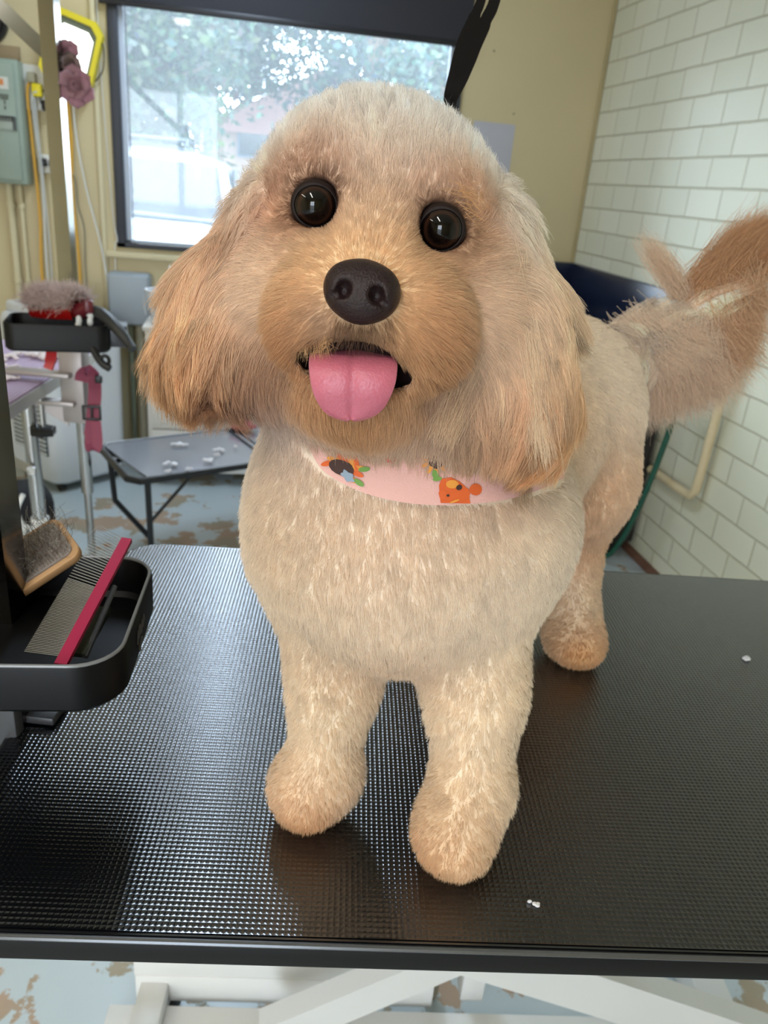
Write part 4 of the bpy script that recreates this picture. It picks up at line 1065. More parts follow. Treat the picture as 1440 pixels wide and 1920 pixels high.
def pd(p, q): return d_ell(p, q['c'], q['r'], q['R']) if q['t'] == 'e' else d_cone(p, q['a'], q['b'], q['r1'], q['r2'])


def smin(a, b, k):
    h = np.clip(.5 + .5 * (b - a) / k, 0, 1); return b * (1 - h) + a * h - k * h * (1 - h)


def smax(a, b, k): return -smin(-a, -b, k)


def carve(d, p):
    for e in EYES: d = smax(d, -(np.sqrt(((p - e) ** 2).sum(-1)) - (ER + .0004)), .003)
    for e in EYES:
        t_ = (CAM - e) / np.linalg.norm(CAM - e); d = smax(d, -d_cone(p, e + t_ * .004, e + t_ * .034, .0106, .0140), .007)
    d = smax(d, -d_ell(p, CAV['c'], CAV['r'], HR), .006)
    return smax(d, TZ + .0015 - p[..., 2], .004)


def dog_sdf(p):
    d = None
    for q in prims:
        x = pd(p, q); d = x if d is None else smin(d, x, q['k'])
    return carve(d, p)


def dog_grad(p, e=.0012):
    g = np.stack([dog_sdf(p + np.eye(3)[i] * e) - dog_sdf(p - np.eye(3)[i] * e) for i in range(3)], -1)
    return g / (np.linalg.norm(g, axis=-1, keepdims=True) + 1e-9)


def surface_nets(D, org, h):
    """D: 3D array of distances; returns verts, quads"""
    S = D < 0; nx, ny, nz = D.shape
    cnt = np.zeros((nx - 1, ny - 1, nz - 1), np.int16); acc = np.zeros((nx - 1, ny - 1, nz - 1, 3))
    for ax in range(3):
        sl0 = [slice(None)] * 3; sl1 = [slice(None)] * 3; sl0[ax] = slice(0, -1); sl1[ax] = slice(1, None)
        a = D[tuple(sl0)]; b = D[tuple(sl1)]; cr = (a < 0) != (b < 0)
        with np.errstate(divide='ignore', invalid='ignore'): t = np.where(cr, a / (a - b), 0)
        o1, o2 = [i for i in range(3) if i != ax]
        for i in (0, 1):
            for j in (0, 1):
                s = [None] * 3; s[ax] = slice(None); s[o1] = slice(i, D.shape[o1] - 1 + i); s[o2] = slice(j, D.shape[o2] - 1 + j)
                c = cr[tuple(s)]; tt = t[tuple(s)]; cnt += c
                acc[..., ax] += tt * c; acc[..., o1] += i * c; acc[..., o2] += j * c
    act = cnt > 0; idx = np.full(act.shape, -1, np.int64); idx[act] = np.arange(act.sum())
    base = np.argwhere(act); V = (base + acc[act] / cnt[act][:, None]) * h + org
    Q = []
    for ax in range(3):
        sl0 = [slice(None)] * 3; sl1 = [slice(None)] * 3; sl0[ax] = slice(0, -1); sl1[ax] = slice(1, None)
        a = S[tuple(sl0)]; b = S[tuple(sl1)]; e = np.argwhere(a != b); o1, o2 = [i for i in range(3) if i != ax]
        e = e[(e[:, o1] > 0) & (e[:, o2] > 0) & (e[:, o1] < D.shape[o1] - 1) & (e[:, o2] < D.shape[o2] - 1)]
        ins = a[tuple(e.T)]
        def at(i, j):
            f = e.copy(); f[:, o1] -= i; f[:, o2] -= j; return idx[tuple(f.T)]
        q = np.stack([at(1, 1), at(0, 1), at(0, 0), at(1, 0)], 1)
        flip = ins if ax != 1 else ~ins
        q[~flip] = q[~flip][:, ::-1]; Q.append(q)
    return V, np.concatenate(Q)


def mesh_from(name, V, Q, m, parent, cols=None):
    off = np.array(world_loc(parent)) if parent is not None else 0
    me = bpy.data.meshes.new(name); me.vertices.add(len(V)); me.vertices.foreach_set('co', (V - off).astype(np.float32).ravel())
    me.loops.add(len(Q) * 4); me.loops.foreach_set('vertex_index', Q.astype(np.int32).ravel()); me.polygons.add(len(Q))
    me.polygons.foreach_set('loop_start', np.arange(0, len(Q) * 4, 4, dtype=np.int32)); me.polygons.foreach_set('use_smooth', np.ones(len(Q), bool))
    me.update(calc_edges=True); me.validate()
    if cols is not None:
        ca = me.color_attributes.new('col', 'FLOAT_COLOR', 'POINT'); ca.data.foreach_set('color', np.c_[cols, np.ones(len(V))].astype(np.float32).ravel())
    me.materials.append(m); o = bpy.data.objects.new(name, me); COL.objects.link(o); o.parent = parent; return o


def sdf_mesh(name, fn, lo, hi, h, m, parent, colfn=None, relax=0):
    lo = np.array(lo, float); hi = np.array(hi, float); n = np.ceil((hi - lo) / h).astype(int) + 1
    X = np.stack(np.meshgrid(*[lo[i] + h * np.arange(n[i]) for i in range(3)], indexing='ij'), -1)
    V, Q = surface_nets(fn(X), lo, h)
    return mesh_from(name, V, Q, m, parent, colfn(V) if colfn else None), V, Q


# pigment: broad colour fields of the coat (stain round the eyes, rusty cheeks, darker ear ends ...)
SPOTS = [  # position, radius, colour, strength
    (P(590, 384, .415), .0185, (124, 74, 50), .92), (P(828, 428, .415), .0180, (126, 74, 48), .92),
    (P(560, 440, .425), .020, (190, 128, 84), .5), (P(850, 490, .425), .022, (222, 164, 112), .6),
    (P(520, 395, .435), .018, (214, 160, 120), .6), (P(885, 420, .430), .020, (224, 172, 124), .5), (P(860, 345, .425), .020, (232, 190, 150), .45), (P(590, 320, .425), .022, (220, 170, 130), .55),
    (P(640, 400, .420), .018, (216, 170, 134), .5), (P(780, 400, .420), .018, (216, 164, 124), .6),
    (P(715, 350, .42), .030, (240, 222, 206), .8), (P(712, 405, .41), .020, (236, 210, 184), .7),
    (P(560, 640, .40), .024, (192, 130, 84), .75), (P(800, 640, .40), .026, (194, 130, 80), .75), (P(840, 680, .41), .018, (190, 124, 78), .5),
    (P(910, 560, .43), .032, (238, 214, 190), .75), (P(500, 540, .44), .028, (240, 216, 192), .75), (P(940, 680, .44), .034, (240, 220, 202), .8),
    (P(668, 655, .385), .020, (96, 62, 50), .75), (P(600, 590, .38), .010, (190, 160, 140), .5), (P(520, 700, .43), .024, (156, 108, 70), .55), (P(820, 715, .425), .022, (150, 100, 66), .6),
    (P(670, 815, .41), .030, (204, 150, 98), .6),
    (P(330, 740, .450), .034, (176, 118, 74), .8), (P(430, 775, .450), .034, (164, 106, 68), .85), (P(290, 650, .455), .028, (214, 166, 122), .5), (P(480, 740, .450), .026, (168, 116, 80), .6),
    (P(430, 470, .46), .040, (226, 186, 158), .5),
    (P(1050, 830, .450), .040, (200, 144, 92), .7), (P(960, 860, .440), .036, (172, 118, 76), .8), (P(860, 850, .440), .030, (196, 156, 120), .7), (P(960, 640, .44), .036, (236, 204, 166), .4),
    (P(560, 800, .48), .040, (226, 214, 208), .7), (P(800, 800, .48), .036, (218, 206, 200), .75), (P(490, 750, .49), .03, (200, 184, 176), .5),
    (P(745, 1010, .47), .075, (240, 218, 196), .6), (P(1090, 900, .72), .055, (222, 180, 134), .6), (P(1080, 1010, .76), .045, (216, 172, 128), .5), (P(520, 1000, .50), .05, (214, 190, 160), .45),
    (P(1010, 800, .62), .07, (230, 196, 156), .6), (P(1090, 570, .80), .06, (236, 214, 190), .6),
    (P(1420, 480, .83), .05, (196, 140, 98), .75), (P(1350, 520, .84), .035, (208, 164, 126), .6),
    (P(575, 1555, .585), .028, (216, 158, 100), .6), (P(820, 1600, .56), .022, (216, 164, 112), .6), (P(1085, 1245, .80), .025, (220, 160, 96), .7),
    (P(600, 1230, .56), .040, (208, 186, 160), .5), (P(760, 1230, .54), .040, (216, 178, 140), .4),
]


def attrs(p, sig=.007, csig=.014):
    n = len(p); D = np.stack([pd(p, q) for q in prims], 1); D -= D.min(1, keepdims=True); W = np.exp(-D / sig); W /= W.sum(1, keepdims=True); WC = np.exp(-D / csig); WC /= WC.sum(1, keepdims=True)
    col = WC @ np.array([q['col'] for q in prims])
    for c, r, cc, s in SPOTS:
        w = s * np.exp(-((p - c) ** 2).sum(1) / (r * r))[:, None]; col = col * (1 - w) + lin(cc) * w
    for e in EYES:
        d_ = np.sqrt(((p - e) ** 2).sum(1)); w = (.5 * np.exp(-(d_ / .027) ** 3))[:, None]; col = col * (1 - w) + lin((200, 144, 100)) * w
        w = (.94 * np.exp(-(d_ / .0192) ** 4.5))[:, None]; col = col * (1 - w) + lin((84, 48, 34)) * w
    return W, col


MOUTHC = lin((40, 20, 20))


def body_cols(V):
    out = []
    for i in range(0, len(V), 60000):
        p = V[i:i + 60000]; _, c = attrs(p); w = np.clip(1 - d_ell(p, CAV['c'], CAV['r'], HR) / .004, 0, 1)[:, None]; c = c * (1 - w) + MOUTHC * w
        for e in EYES:
            w = np.clip((.0155 - np.sqrt(((p - e) ** 2).sum(1))) / .003, 0, 1)[:, None]; c = c * (1 - w) + lin((44, 26, 22)) * w
        out.append(c)
    return np.concatenate(out)


def fur_mat(name, transl, rough=.55):
    m = bpy.data.materials.new(name); m.use_nodes = True; nt = m.node_tree; b = nt.nodes['Principled BSDF']; o = nt.nodes['Material Output']
    at = nt.nodes.new('ShaderNodeAttribute'); at.attribute_name = 'col'
    nt.links.new(at.outputs['Color'], b.inputs['Base Color']); b.inputs['Roughness'].default_value = rough; b.inputs['Specular IOR Level'].default_value = .25
    if transl:
        t = nt.nodes.new('ShaderNodeBsdfTranslucent'); mx = nt.nodes.new('ShaderNodeMixShader'); mx.inputs[0].default_value = transl
        nt.links.new(at.outputs['Color'], t.inputs[0]); nt.links.new(b.outputs[0], mx.inputs[1]); nt.links.new(t.outputs[0], mx.inputs[2]); nt.links.new(mx.outputs[0], o.inputs[0])
    return m


M_skin = fur_mat('coat_underlayer', 0, .9); M_fur = fur_mat('fur_strands', .35)
allp = np.concatenate([[q['c'] - q['r'].max(), q['c'] + q['r'].max()] if q['t'] == 'e' else [np.minimum(q['a'], q['b']) - max(q['r1'], q['r2']), np.maximum(q['a'], q['b']) + max(q['r1'], q['r2'])] for q in prims])
lo, hi = allp.min(0) - .012, allp.max(0) + .012; lo[2] = max(lo[2], TZ - .012)
H = .0034


def dog_field(X):
    D = np.full(X.shape[:3], .05)
    for q in prims:
        if q['t'] == 'e': a, b = q['c'] - q['r'].max(), q['c'] + q['r'].max()
        else: a, b = np.minimum(q['a'], q['b']) - max(q['r1'], q['r2']), np.maximum(q['a'], q['b']) + max(q['r1'], q['r2'])
        i0 = np.maximum(((a - .045 - lo) / H).astype(int), 0); i1 = np.minimum(((b + .045 - lo) / H).astype(int) + 2, X.shape[:3])
        s = tuple(slice(i, j) for i, j in zip(i0, i1)); D[s] = smin(D[s], pd(X[s], q), q['k'])
    return carve(D, X)


body, BV, BQ = sdf_mesh('body', dog_field, lo, hi, H, M_skin, dog, body_cols)

# --- nose leather
nf = frame(10.3)
NC = NOSE


def nose_sdf(p):
    d = d_ell(p, NC, np.array([.0172, .0135, .0125]), nf)
    d = smin(d, d_ell(p, NC + nf @ [0, -.006, -.001], np.array([.0125, .0105, .011]), nf), .008)
    for s in (-1, 1):
        d = smin(d, d_ell(p, NC + nf @ [s * .0098, -.002, .002], np.array([.0068, .0085, .0085]), nf), .007)
        d = smax(d, -d_ell(p, NC + nf @ [s * .0078, -.0050, .0125], np.array([.0036, .0042, .0075]), nf), .0022)
        d = smax(d, -d_cone(p, NC + nf @ [s * .0095, -.0070, .0105], NC + nf @ [s * .0150, -.0100, .0065], .0022, .0012), .002)
    d = smax(d, -d_cone(p, NC + nf @ [0, -.003, .0145], NC + nf @ [0, -.017, .0115], .0009, .0010), .0012)
    return d


M_nose = mat('nose_leather', (38, 24, 25), .40, spec=.35, bump=.4, bscale=900, var=.25, vscale=120)
sdf_mesh('nose', nose_sdf, NC - .026, NC + .026, .0009, M_nose, dog)

# --- eyes
M_eye = mat('dark_eye', (16, 10, 9), .05, spec=.35)
kk = NT(M_eye); uvn = kk.n('ShaderNodeAttribute'); uvn.attribute_name = 'iris'
kk.l(kk.ramp(uvn.outputs['Fac'], [(.0, rgba((6, 5, 5))), (.50, rgba((7, 5, 5))), (.58, rgba((38, 22, 15))), (.68, rgba((50, 30, 20))), (.76, rgba((16, 9, 8))), (1.0, rgba((12, 7, 7)))]), kk.b.inputs['Base Color'])
M_lid = mat('eyelid_skin', (30, 18, 16), .6, spec=.25)
for e, off in zip(EYES, ((-.02, -.05), (.02, -.07))):
    look = (CAM - e) / np.linalg.norm(CAM - e) + CR * off[0] + CU * off[1]; look /= np.linalg.norm(look)
    mb = MB(); mb.sphere(e, ER, seg=40); o = mb.build('eye', M_eye, dog)
    va = np.array([v.co[:] for v in o.data.vertices]) + G0 - e; ang_ = np.arccos(np.clip(va @ look / ER, -1, 1))
    at_ = o.data.attributes.new('iris', 'FLOAT', 'POINT'); at_.data.foreach_set('value', np.clip(ang_ / 1.15, 0, 1).astype(np.float32))
    ex = np.cross(CU, look); ex /= np.linalg.norm(ex); ey = np.cross(look, ex)
    G = []
    for i in range(40):
        a = 2 * PI * i / 40; row = []; th0 = math.radians(61 - (9 if math.sin(a) > 0 else 4) * abs(math.sin(a)) ** 1.5)
        for j, (dt, dr) in enumerate(((.0, .0001), (.02, .0007), (.09, .0011), (.22, .0011), (.45, .0006), (.75, .0003))):
            th = th0 + dt; row.append(Vector(e + (look * math.cos(th) + (ex * math.cos(a) + ey * math.sin(a)) * math.sin(th)) * (ER + dr)))
        G.append(row)
    mb = MB(); G.append(G[0]); mb.grid(G); bmesh.ops.remove_doubles(mb.bm, verts=mb.bm.verts, dist=1e-6); mb.build('eyelid', M_lid, o, sharp=80)

# --- tongue
rows = [(640, .412, 66, 662), (652, .400, 78, 662), (666, .389, 83, 662), (684, .3825, 84, 662), (704, .3805, 82, 662), (724, .3815, 78, 661), (742, .3835, 71, 660), (757, .3865, 63, 660), (769, .3890, 53, 659), (778, .3910, 40, 658), (784, .3925, 24, 658), (787, .393, 6, 658)]
M_tongue = mat('tongue', (192, 104, 122), .33, spec=.5, sss=.25, bump=.25, bscale=700, var=.05, vscale=60)
top, bot = [], []
for py, d, hw, cx in rows:
    a, b = [], []
    for j in range(17):
        t_ = (j - 8) / 8; x = cx + hw * t_; dd = d + .0035 * t_ ** 4 + .0016 * math.exp(-(t_ / .10) ** 2) + .0006 * math.exp(-((abs(t_) - .5) / .3) ** 2) * 0
        ys = py + 4 * t_ * t_ + (x - cx) * .03
        thick = .0036 * math.sqrt(max(0, 1 - t_ ** 4)) * min(1, hw / 40) + .0002
        a.append(P(x, ys, dd)); b.append(P(x, ys, dd + thick) + CU * -.0)
    top.append(a); bot.append(b[::-1])
mb = MB(); mb.grid([r + s_ for r, s_ in zip(top, bot)], close_u=True)
o = mb.build('tongue', M_tongue, dog, sharp=80)
TONGUE = np.array([p for r in top for p in r])
sm_ = o.modifiers.new('s', 'SUBSURF'); sm_.levels = 1; sm_.render_levels = 2

# --- bandana
def project(p, off, it=12):
    p = np.array(p, float)
    for _ in range(it):
        g = dog_grad(p); p = p - (dog_sdf(p) - off)[:, None] * g
    return p


low = smooth_path([(578, 838), (604, 880), (650, 909), (712, 932), (790, 945), (870, 945), (950, 936), (1010, 918), (1058, 896)], 6)
upp = smooth_path([(572, 800), (620, 800), (690, 790), (760, 790), (830, 800), (900, 815), (960, 835), (1010, 850), (1060, 868)], 6)
NB = len(low); BG = []
for t_ in np.linspace(0, 1, 9):
    pts = [P(l_[0] * (1 - t_) + u_[0] * t_, l_[1] * (1 - t_) + u_[1] * t_, .45 + .02 * t_) for l_, u_ in zip(low, upp)]
    BG.append(pts)
BG = np.array(BG)
# march along the sight line onto the coat, then hold the cloth a few millimetres above it
flat = BG.reshape(-1, 3); dirs = flat - CAM; dirs /= np.linalg.norm(dirs, axis=1, keepdims=True)


# smooth the sheet so that it drapes instead of following every bump (and passes under the ear)
def under(p):  # distance to trunk only (no ears, no head)
    d = None
    for q in prims[21:29]:
        x = pd(p, q); d = x if d is None else smin(d, x, q['k'])
    return d
q_ = CAM + dirs * .40
for _ in range(80): q_ = q_ + dirs * np.clip(under(q_) - .0060, -.01, .02)[:, None] * .8
hit = q_.reshape(BG.shape)
for _ in range(6):
    h2 = hit.copy(); h2[1:-1, 1:-1] = (hit[:-2, 1:-1] + hit[2:, 1:-1] + hit[1:-1, :-2] + hit[1:-1, 2:] + hit[1:-1, 1:-1] * 2) / 6; hit = h2
hit[0] += (hit[0] - hit[1]) * .05
M_ban = mat('pink_cotton', (224, 174, 166), .75, sheen=.2, bump=.2, bscale=900)
BC = [M_ban, mat('print_red', (206, 62, 52), .7), mat('print_orange', (216, 96, 40), .7), mat('print_brown', (64, 38, 34), .7), mat('print_green', (110, 150, 70), .7), mat('print_blue', (140, 156, 176), .7), mat('print_amber', (226, 150, 60), .7)]
bn = thing('bandana', tuple(hit[0, NB // 2]), 'pale pink bandana printed with flowers and an orange bear, tied round the dog\'s neck', 'bandana')
mb = MB(); mb.grid([[Vector(p) for p in r] for r in hit])
bmesh.ops.subdivide_edges(mb.bm, edges=list(mb.bm.edges), cuts=1, use_grid_fill=True, smooth=.6)
bmesh.ops.solidify(mb.bm, geom=list(mb.bm.faces), thickness=.0009)
mb.build('cloth', M_ban, bn, sharp=80)
from mathutils.bvhtree import BVHTree
bvh = BVHTree.FromPolygons([Vector(p) for p in hit.reshape(-1, 3)], [(i * NB + j, i * NB + j + 1, (i + 1) * NB + j + 1, (i + 1) * NB + j) for i in range(8) for j in range(NB - 1)])


def ban_pt(px, py, off):
    d = Vector(P(px, py, 1) - CAM).normalized(); h_, n_, _, _ = bvh.ray_cast(Vector(CAM), d)
    return None if h_ is None else h_ - d * off


def printed(name, polys):
    """polys: (material slot, outline in sight coordinates, layer)"""
    mb = MB(); lay = {}
    for mi, pts, ly in polys:
        cx = sum(p[0] for p in pts) / len(pts); cy = sum(p[1] for p in pts) / len(pts)
        off = .0011 + .00025 * ly; mb.mi = mi; cc_ = ban_pt(cx, cy, off)
        vs = [ban_pt(x, y, off) for x, y in pts]
        if cc_ is None or sum(v is None for v in vs) > 0: continue
        c = mb.bm.verts.new(cc_); vv = [mb.bm.verts.new(v) for v in vs]
        mb._fin([mb.bm.faces.new((c, vv[i], vv[(i + 1) % len(vv)])) for i in range(len(vv))])
    if len(mb.bm.faces) == 0: mb.bm.free(); return
    mb.build(name, BC, bn, recalc=False)


def blob(cx, cy, rx, ry, rot=0, n=14, wob=0, k=5):
    r_ = math.radians(rot); out = []
    for i in range(n):
        a = 2 * PI * i / n; q = 1 + wob * math.cos(k * a); x, y = rx * q * math.cos(a), ry * q * math.sin(a); out.append((cx + x * math.cos(r_) - y * math.sin(r_), cy + x * math.sin(r_) + y * math.cos(r_)))
    return out


printed('red_flower_print', [(1, blob(734, 858, 12, 10, 0, 36, .16, 9), 0)])
printed('red_flower_print', [(1, blob(744, 932, 13, 7, 10, 30, .3, 5), 0)])
printed('red_flower_print', [(1, blob(952, 932, 7, 5, -10, 30, .3, 5), 0)])
F = []
for a in range(0, 360, 30):
    if 60 < a < 180: pass
    F.append((2 if (a // 30) % 2 else 6, blob(642 + 30 * math.cos(math.radians(a)), 878 + 19 * math.sin(math.radians(a)), 15, 5, a * .8), 0))
F += [(4, blob(683, 880, 11, 5, -5), 1), (4, blob(673, 905, 11, 5, 35), 1), (3, blob(640, 877, 25, 14, 22), 2), (5, blob(652, 893, 14, 8, 40, 20, .2, 5), 3)]
printed('sunflower_print', F)
F = [(6, blob(815 + 18 * math.cos(math.radians(a)), 866 + 16 * math.sin(math.radians(a)), 9, 4, a), 0) for a in range(0, 360, 40)]
F += [(3, blob(817, 866, 14, 12, 30, 20, .1, 6), 1), (4, blob(816, 890, 10, 6, 70), 1), (4, blob(820, 898, 9, 4, -10), 1)]
printed('sunflower_print', F)
F = [(2, [(828, 898), (845, 895), (862, 903), (872, 912), (878, 920), (882, 944), (826, 943), (824, 925), (823, 910)], 0), (2, blob(852, 925, 30, 17, 0), 1), (2, blob(892, 918, 12, 11, 0), 1), (2, blob(832, 928, 9, 10, 0), 2),
     (6, blob(848, 908, 12, 8, 0), 2), (3, blob(861, 914, 6, 5, -25), 3), (3, blob(840, 929, 3, 2.4), 4), (6, blob(852, 940, 10, 2, -20), 3)]
printed('bear_print', F)
printed('blue_star_print', [(5, blob(997, 906, 5, 4, 0, 24, .3, 4), 0)])

# --- mouth lining (dark lips)
o = MB(); lipc = smooth_path([P(556, 668, .4120), P(590, 656, .3960), P(630, 650, .3880), P(668, 648, .3860), P(706, 654, .3880), P(748, 664, .3950), P(790, 690, .4120)], 5)
o.tube(lipc, .0022, 10); o.build('lips', mat('dark_lip', (26, 16, 16), .8, spec=.1), dog)

# ------------------------------------------------------------------ fur strands
def tri_sample(V, Q, n, w):
    T = np.concatenate([Q[:, [0, 1, 2]], Q[:, [0, 2, 3]]]); A = np.linalg.norm(np.cross(V[T[:, 1]] - V[T[:, 0]], V[T[:, 2]] - V[T[:, 0]]), axis=1) * w[T].mean(1)
    i = RNG.choice(len(T), n, p=A / A.sum()); u = RNG.random((n, 2)); s = u.sum(1) > 1; u[s] = 1 - u[s]
    return V[T[i, 0]] + (V[T[i, 1]] - V[T[i, 0]]) * u[:, :1] + (V[T[i, 2]] - V[T[i, 0]]) * u[:, 1:]


def nrmz(v): return v / (np.linalg.norm(v, axis=-1, keepdims=True) + 1e-9)


def near(p, pts, chunk=20000):
    out = np.empty(len(p)); idx = np.empty(len(p), int)
    for i in range(0, len(p), chunk):
        d = ((p[i:i + chunk, None] - pts[None]) ** 2).sum(-1) if len(pts) < 700 else None
        idx[i:i + chunk] = d.argmin(1); out[i:i + chunk] = np.sqrt(d.min(1))
    return out, idx


def curves_obj(name, PTS, rad, cols, m, parent):
    N, K, _ = PTS.shape; off = np.array(world_loc(parent))
    hc = bpy.data.hair_curves.new(name); hc.add_curves([K] * N)
    a = hc.attributes.get('position') or hc.attributes.new('position', 'FLOAT_VECTOR', 'POINT'); a.data.foreach_set('vector', (PTS - off).astype(np.float32).ravel())
    r = hc.attributes.get('radius') or hc.attributes.new('radius', 'FLOAT', 'POINT'); r.data.foreach_set('value', rad.astype(np.float32).ravel())
    c = hc.attributes.new('col', 'FLOAT_COLOR', 'CURVE'); c.data.foreach_set('color', np.c_[cols, np.ones(N)].astype(np.float32).ravel())
    hc.materials.append(m); o = bpy.data.objects.new(name, hc); COL.objects.link(o); o.parent = parent; return o


Wt = []
for i in range(0, len(BV), 60000): Wt.append(attrs(BV[i:i + 60000])[0] @ np.array([q['dens'] for q in prims]))
Wt = np.concatenate(Wt)
dcam = np.linalg.norm(BV - CAM, axis=1); facing = 1.0 / np.clip(dcam / .5, .8, 2.2) ** 1.3
NH = 420000
R0 = tri_sample(BV, BQ, NH, Wt * facing)
# drop roots inside mouth, at eyes, nose, under the cloth, under the paws
keep = (d_ell(R0, CAV['c'], CAV['r'], HR) > .0004) & (R0[:, 2] > TZ + .004)
for e in EYES: keep &= np.sqrt(((R0 - e) ** 2).sum(1)) > ER + .0012
keep &= nose_sdf(R0) > .0008
R0 = R0[keep]
bd = np.full(len(R0), 1.); bpts = hit.reshape(-1, 3)
sel = np.linalg.norm(R0 - bpts.mean(0), axis=1) < .16
bdd, _ = near(R0[sel], bpts[NB:], 4000); bd[sel] = bdd
Wp = np.concatenate([attrs(R0[i:i + 50000])[0] for i in range(0, len(R0), 50000)])
trunk = Wp[:, 21:].sum(1) > .5
keep = ~((bd < .0078) & trunk); R0 = R0[keep]
Wp, Cc = [], []
for i in range(0, len(R0), 50000):
    a, b = attrs(R0[i:i + 50000]); Wp.append(a); Cc.append(b)
Wp = np.concatenate(Wp); Cc = np.concatenate(Cc); N = len(R0)
NRM = np.concatenate([dog_grad(R0[i:i + 50000]) for i in range(0, N, 50000)])
ln = Wp @ np.array([q['ln'] for q in prims]); lift = Wp @ np.array([q['lift'] for q in prims]); curl = Wp @ np.array([q['curl'] for q in prims])
FL = np.zeros((N, 3))
for j, q in enumerate(prims):
    v = nrmz(R0 - q['fan']) if q['fan'] is not None else np.broadcast_to(q['flow'] / np.linalg.norm(q['flow']), (N, 3))
    FL += Wp[:, j:j + 1] * v
FL = nrmz(FL)
TG = nrmz(FL - NRM * (FL * NRM).sum(1, keepdims=True))
# shorten near eyes and nose
for e in EYES:
    r_ = np.sqrt(((R0 - e) ** 2).sum(1)); f = np.clip((r_ - .012) / .018, 0, 1); ln = ln * (.25 + .75 * f)
    w = np.clip(1 - (r_ - .013) / .014, 0, 1)[:, None]; away = nrmz(R0 - e); away = nrmz(away - NRM * (away * NRM).sum(1, keepdims=True)); TG = nrmz(TG * (1 - w) + away * w); lift = lift * (1 - .6 * w[:, 0])
r_ = np.sqrt(((R0 - NC) ** 2).sum(1)); ln *= .35 + .65 * np.clip((r_ - .017) / .022, 0, 1)
dm = d_ell(R0, CAV['c'], CAV['r'], HR); ln *= .70 + .30 * np.clip(dm / .012, 0, 1)
ln *= RNG.uniform(.7, 1.15, N)
DR = nrmz(NRM * lift[:, None] + TG * (1 - lift[:, None]) + RNG.normal(0, .10, (N, 3)))
# clumps
NCL = 9000; ci = RNG.choice(N, NCL, replace=False)
kd = KDTree(NCL)
for a, i in enumerate(ci): kd.insert(R0[i], a)
kd.balance()
cidx = np.fromiter((kd.find(p)[1] for p in R0), int, N)
K = 6; T = np.linspace(0, 1, K)[None, :, None]
longf = np.clip((ln - .012) / .02, 0, 1)
bend = TG * .9 + np.array([0, 0, -.35])
PT = R0[:, None] + ln[:, None, None] * (DR[:, None] * T * (1 - .35 * T) + bend[:, None] * .45 * T ** 2 * (1 - .5 * lift[:, None, None]))
CR0 = R0[ci][cidx]; CDR = DR[ci][cidx]; CB = bend[ci][cidx]; CLn = ln[ci][cidx]
ph = RNG.uniform(0, 2 * PI, NCL)[cidx]; amp = (curl * ln * .24)[:, None, None]
sx_ = nrmz(np.cross(CDR, NRM[ci][cidx] + .01)); sy_ = nrmz(np.cross(CDR, sx_))
CP = CR0[:, None] + ln[:, None, None] * (CDR[:, None] * T * (1 - .35 * T) + CB[:, None] * .45 * T ** 2 * (1 - .5 * lift[:, None, None]))
CP = CP + amp * T * (sx_[:, None] * np.sin(ph[:, None, None] + T * 6.5) + sy_[:, None] * np.cos(ph[:, None, None] + T * 6.5))
NC2 = 700; c2i = RNG.choice(N, NC2, replace=False); kd2 = KDTree(NC2)
for a, i in enumerate(c2i): kd2.insert(R0[i], a)
kd2.balance(); c2x = np.fromiter((kd2.find(p)[1] for p in R0), int, N); b2 = c2i[c2x]
big = np.clip((ln - .014) / .012, 0, 1)
CP2 = R0[b2][:, None] + ln[:, None, None] * (DR[b2][:, None] * T * (1 - .35 * T) + bend[b2][:, None] * .45 * T ** 2)
cf = (.18 + .26 * curl + .50 * np.clip((ln - .010) / .012, 0, 1) + .15 * RNG.random(N))[:, None, None] * T ** 1.3
PT = PT * (1 - cf) + CP * cf
c2f = (big * .62)[:, None, None] * T ** 1.6; PT = PT * (1 - c2f) + CP2 * c2f
shade2 = RNG.normal(0, .17, NC2)[c2x] * big
PT += RNG.normal(0, 1, (N, 1, 3)) * .06 * ln[:, None, None] * T ** 1.5
# keep above the table, out of the eyes, off the tongue
PT[..., 2] = np.maximum(PT[..., 2], TZ + .0006)
for e in EYES:
    v = PT - e; dd = np.linalg.norm(v, axis=-1, keepdims=True); PT = np.where(dd < ER + .001, e + v / dd * (ER + .001), PT)
tipd = PT[:, -1]; near_t = (np.linalg.norm(tipd - TONGUE.mean(0), axis=1) < .05)
ok = np.ones(N, bool)
td, _ = near(PT[near_t][:, 3:].reshape(-1, 3), TONGUE[::1][:300]); ok[np.where(near_t)[0][td.reshape(-1, K - 3).min(1) < .0035]] = False
# strands that would pass through the eye openings
for e in EYES:
    ed_ = (CAM - e) / np.linalg.norm(CAM - e); v = PT - e; c = v @ ed_; lat = np.linalg.norm(v - c[..., None] * ed_, axis=-1); up_ = v @ CU; ok &= ~((lat < np.where(up_ > .004, .0092, .0104)) & (c > .002)).any(1)
ok &= ~(nose_sdf(PT[:, 2:]) < 0).any(1)
PT = PT[ok]; Cc = Cc[ok]; ln = ln[ok]; curlv = curl[ok]; cidx = cidx[ok]; shade2 = shade2[ok]; N = len(PT); longf = longf[ok]
cc_ = np.clip(Cc * (1 + RNG.normal(0, .08, (N, 1)) + RNG.normal(0, .035, NCL)[cidx][:, None] * (1 + 4 * longf[:, None] + 1.2 * (curlv > .4)[:, None]) + shade2[:, None]), 0, 1)
rad = np.linspace(1, .2, K)[None] * (.00015 + .00006 * longf[:, None]) * np.clip(np.linalg.norm(PT[:, 0] - CAM, axis=1)[:, None] / .5, 1, 1.8)
curves_obj('fur', PT, rad, cc_, M_fur, dog)


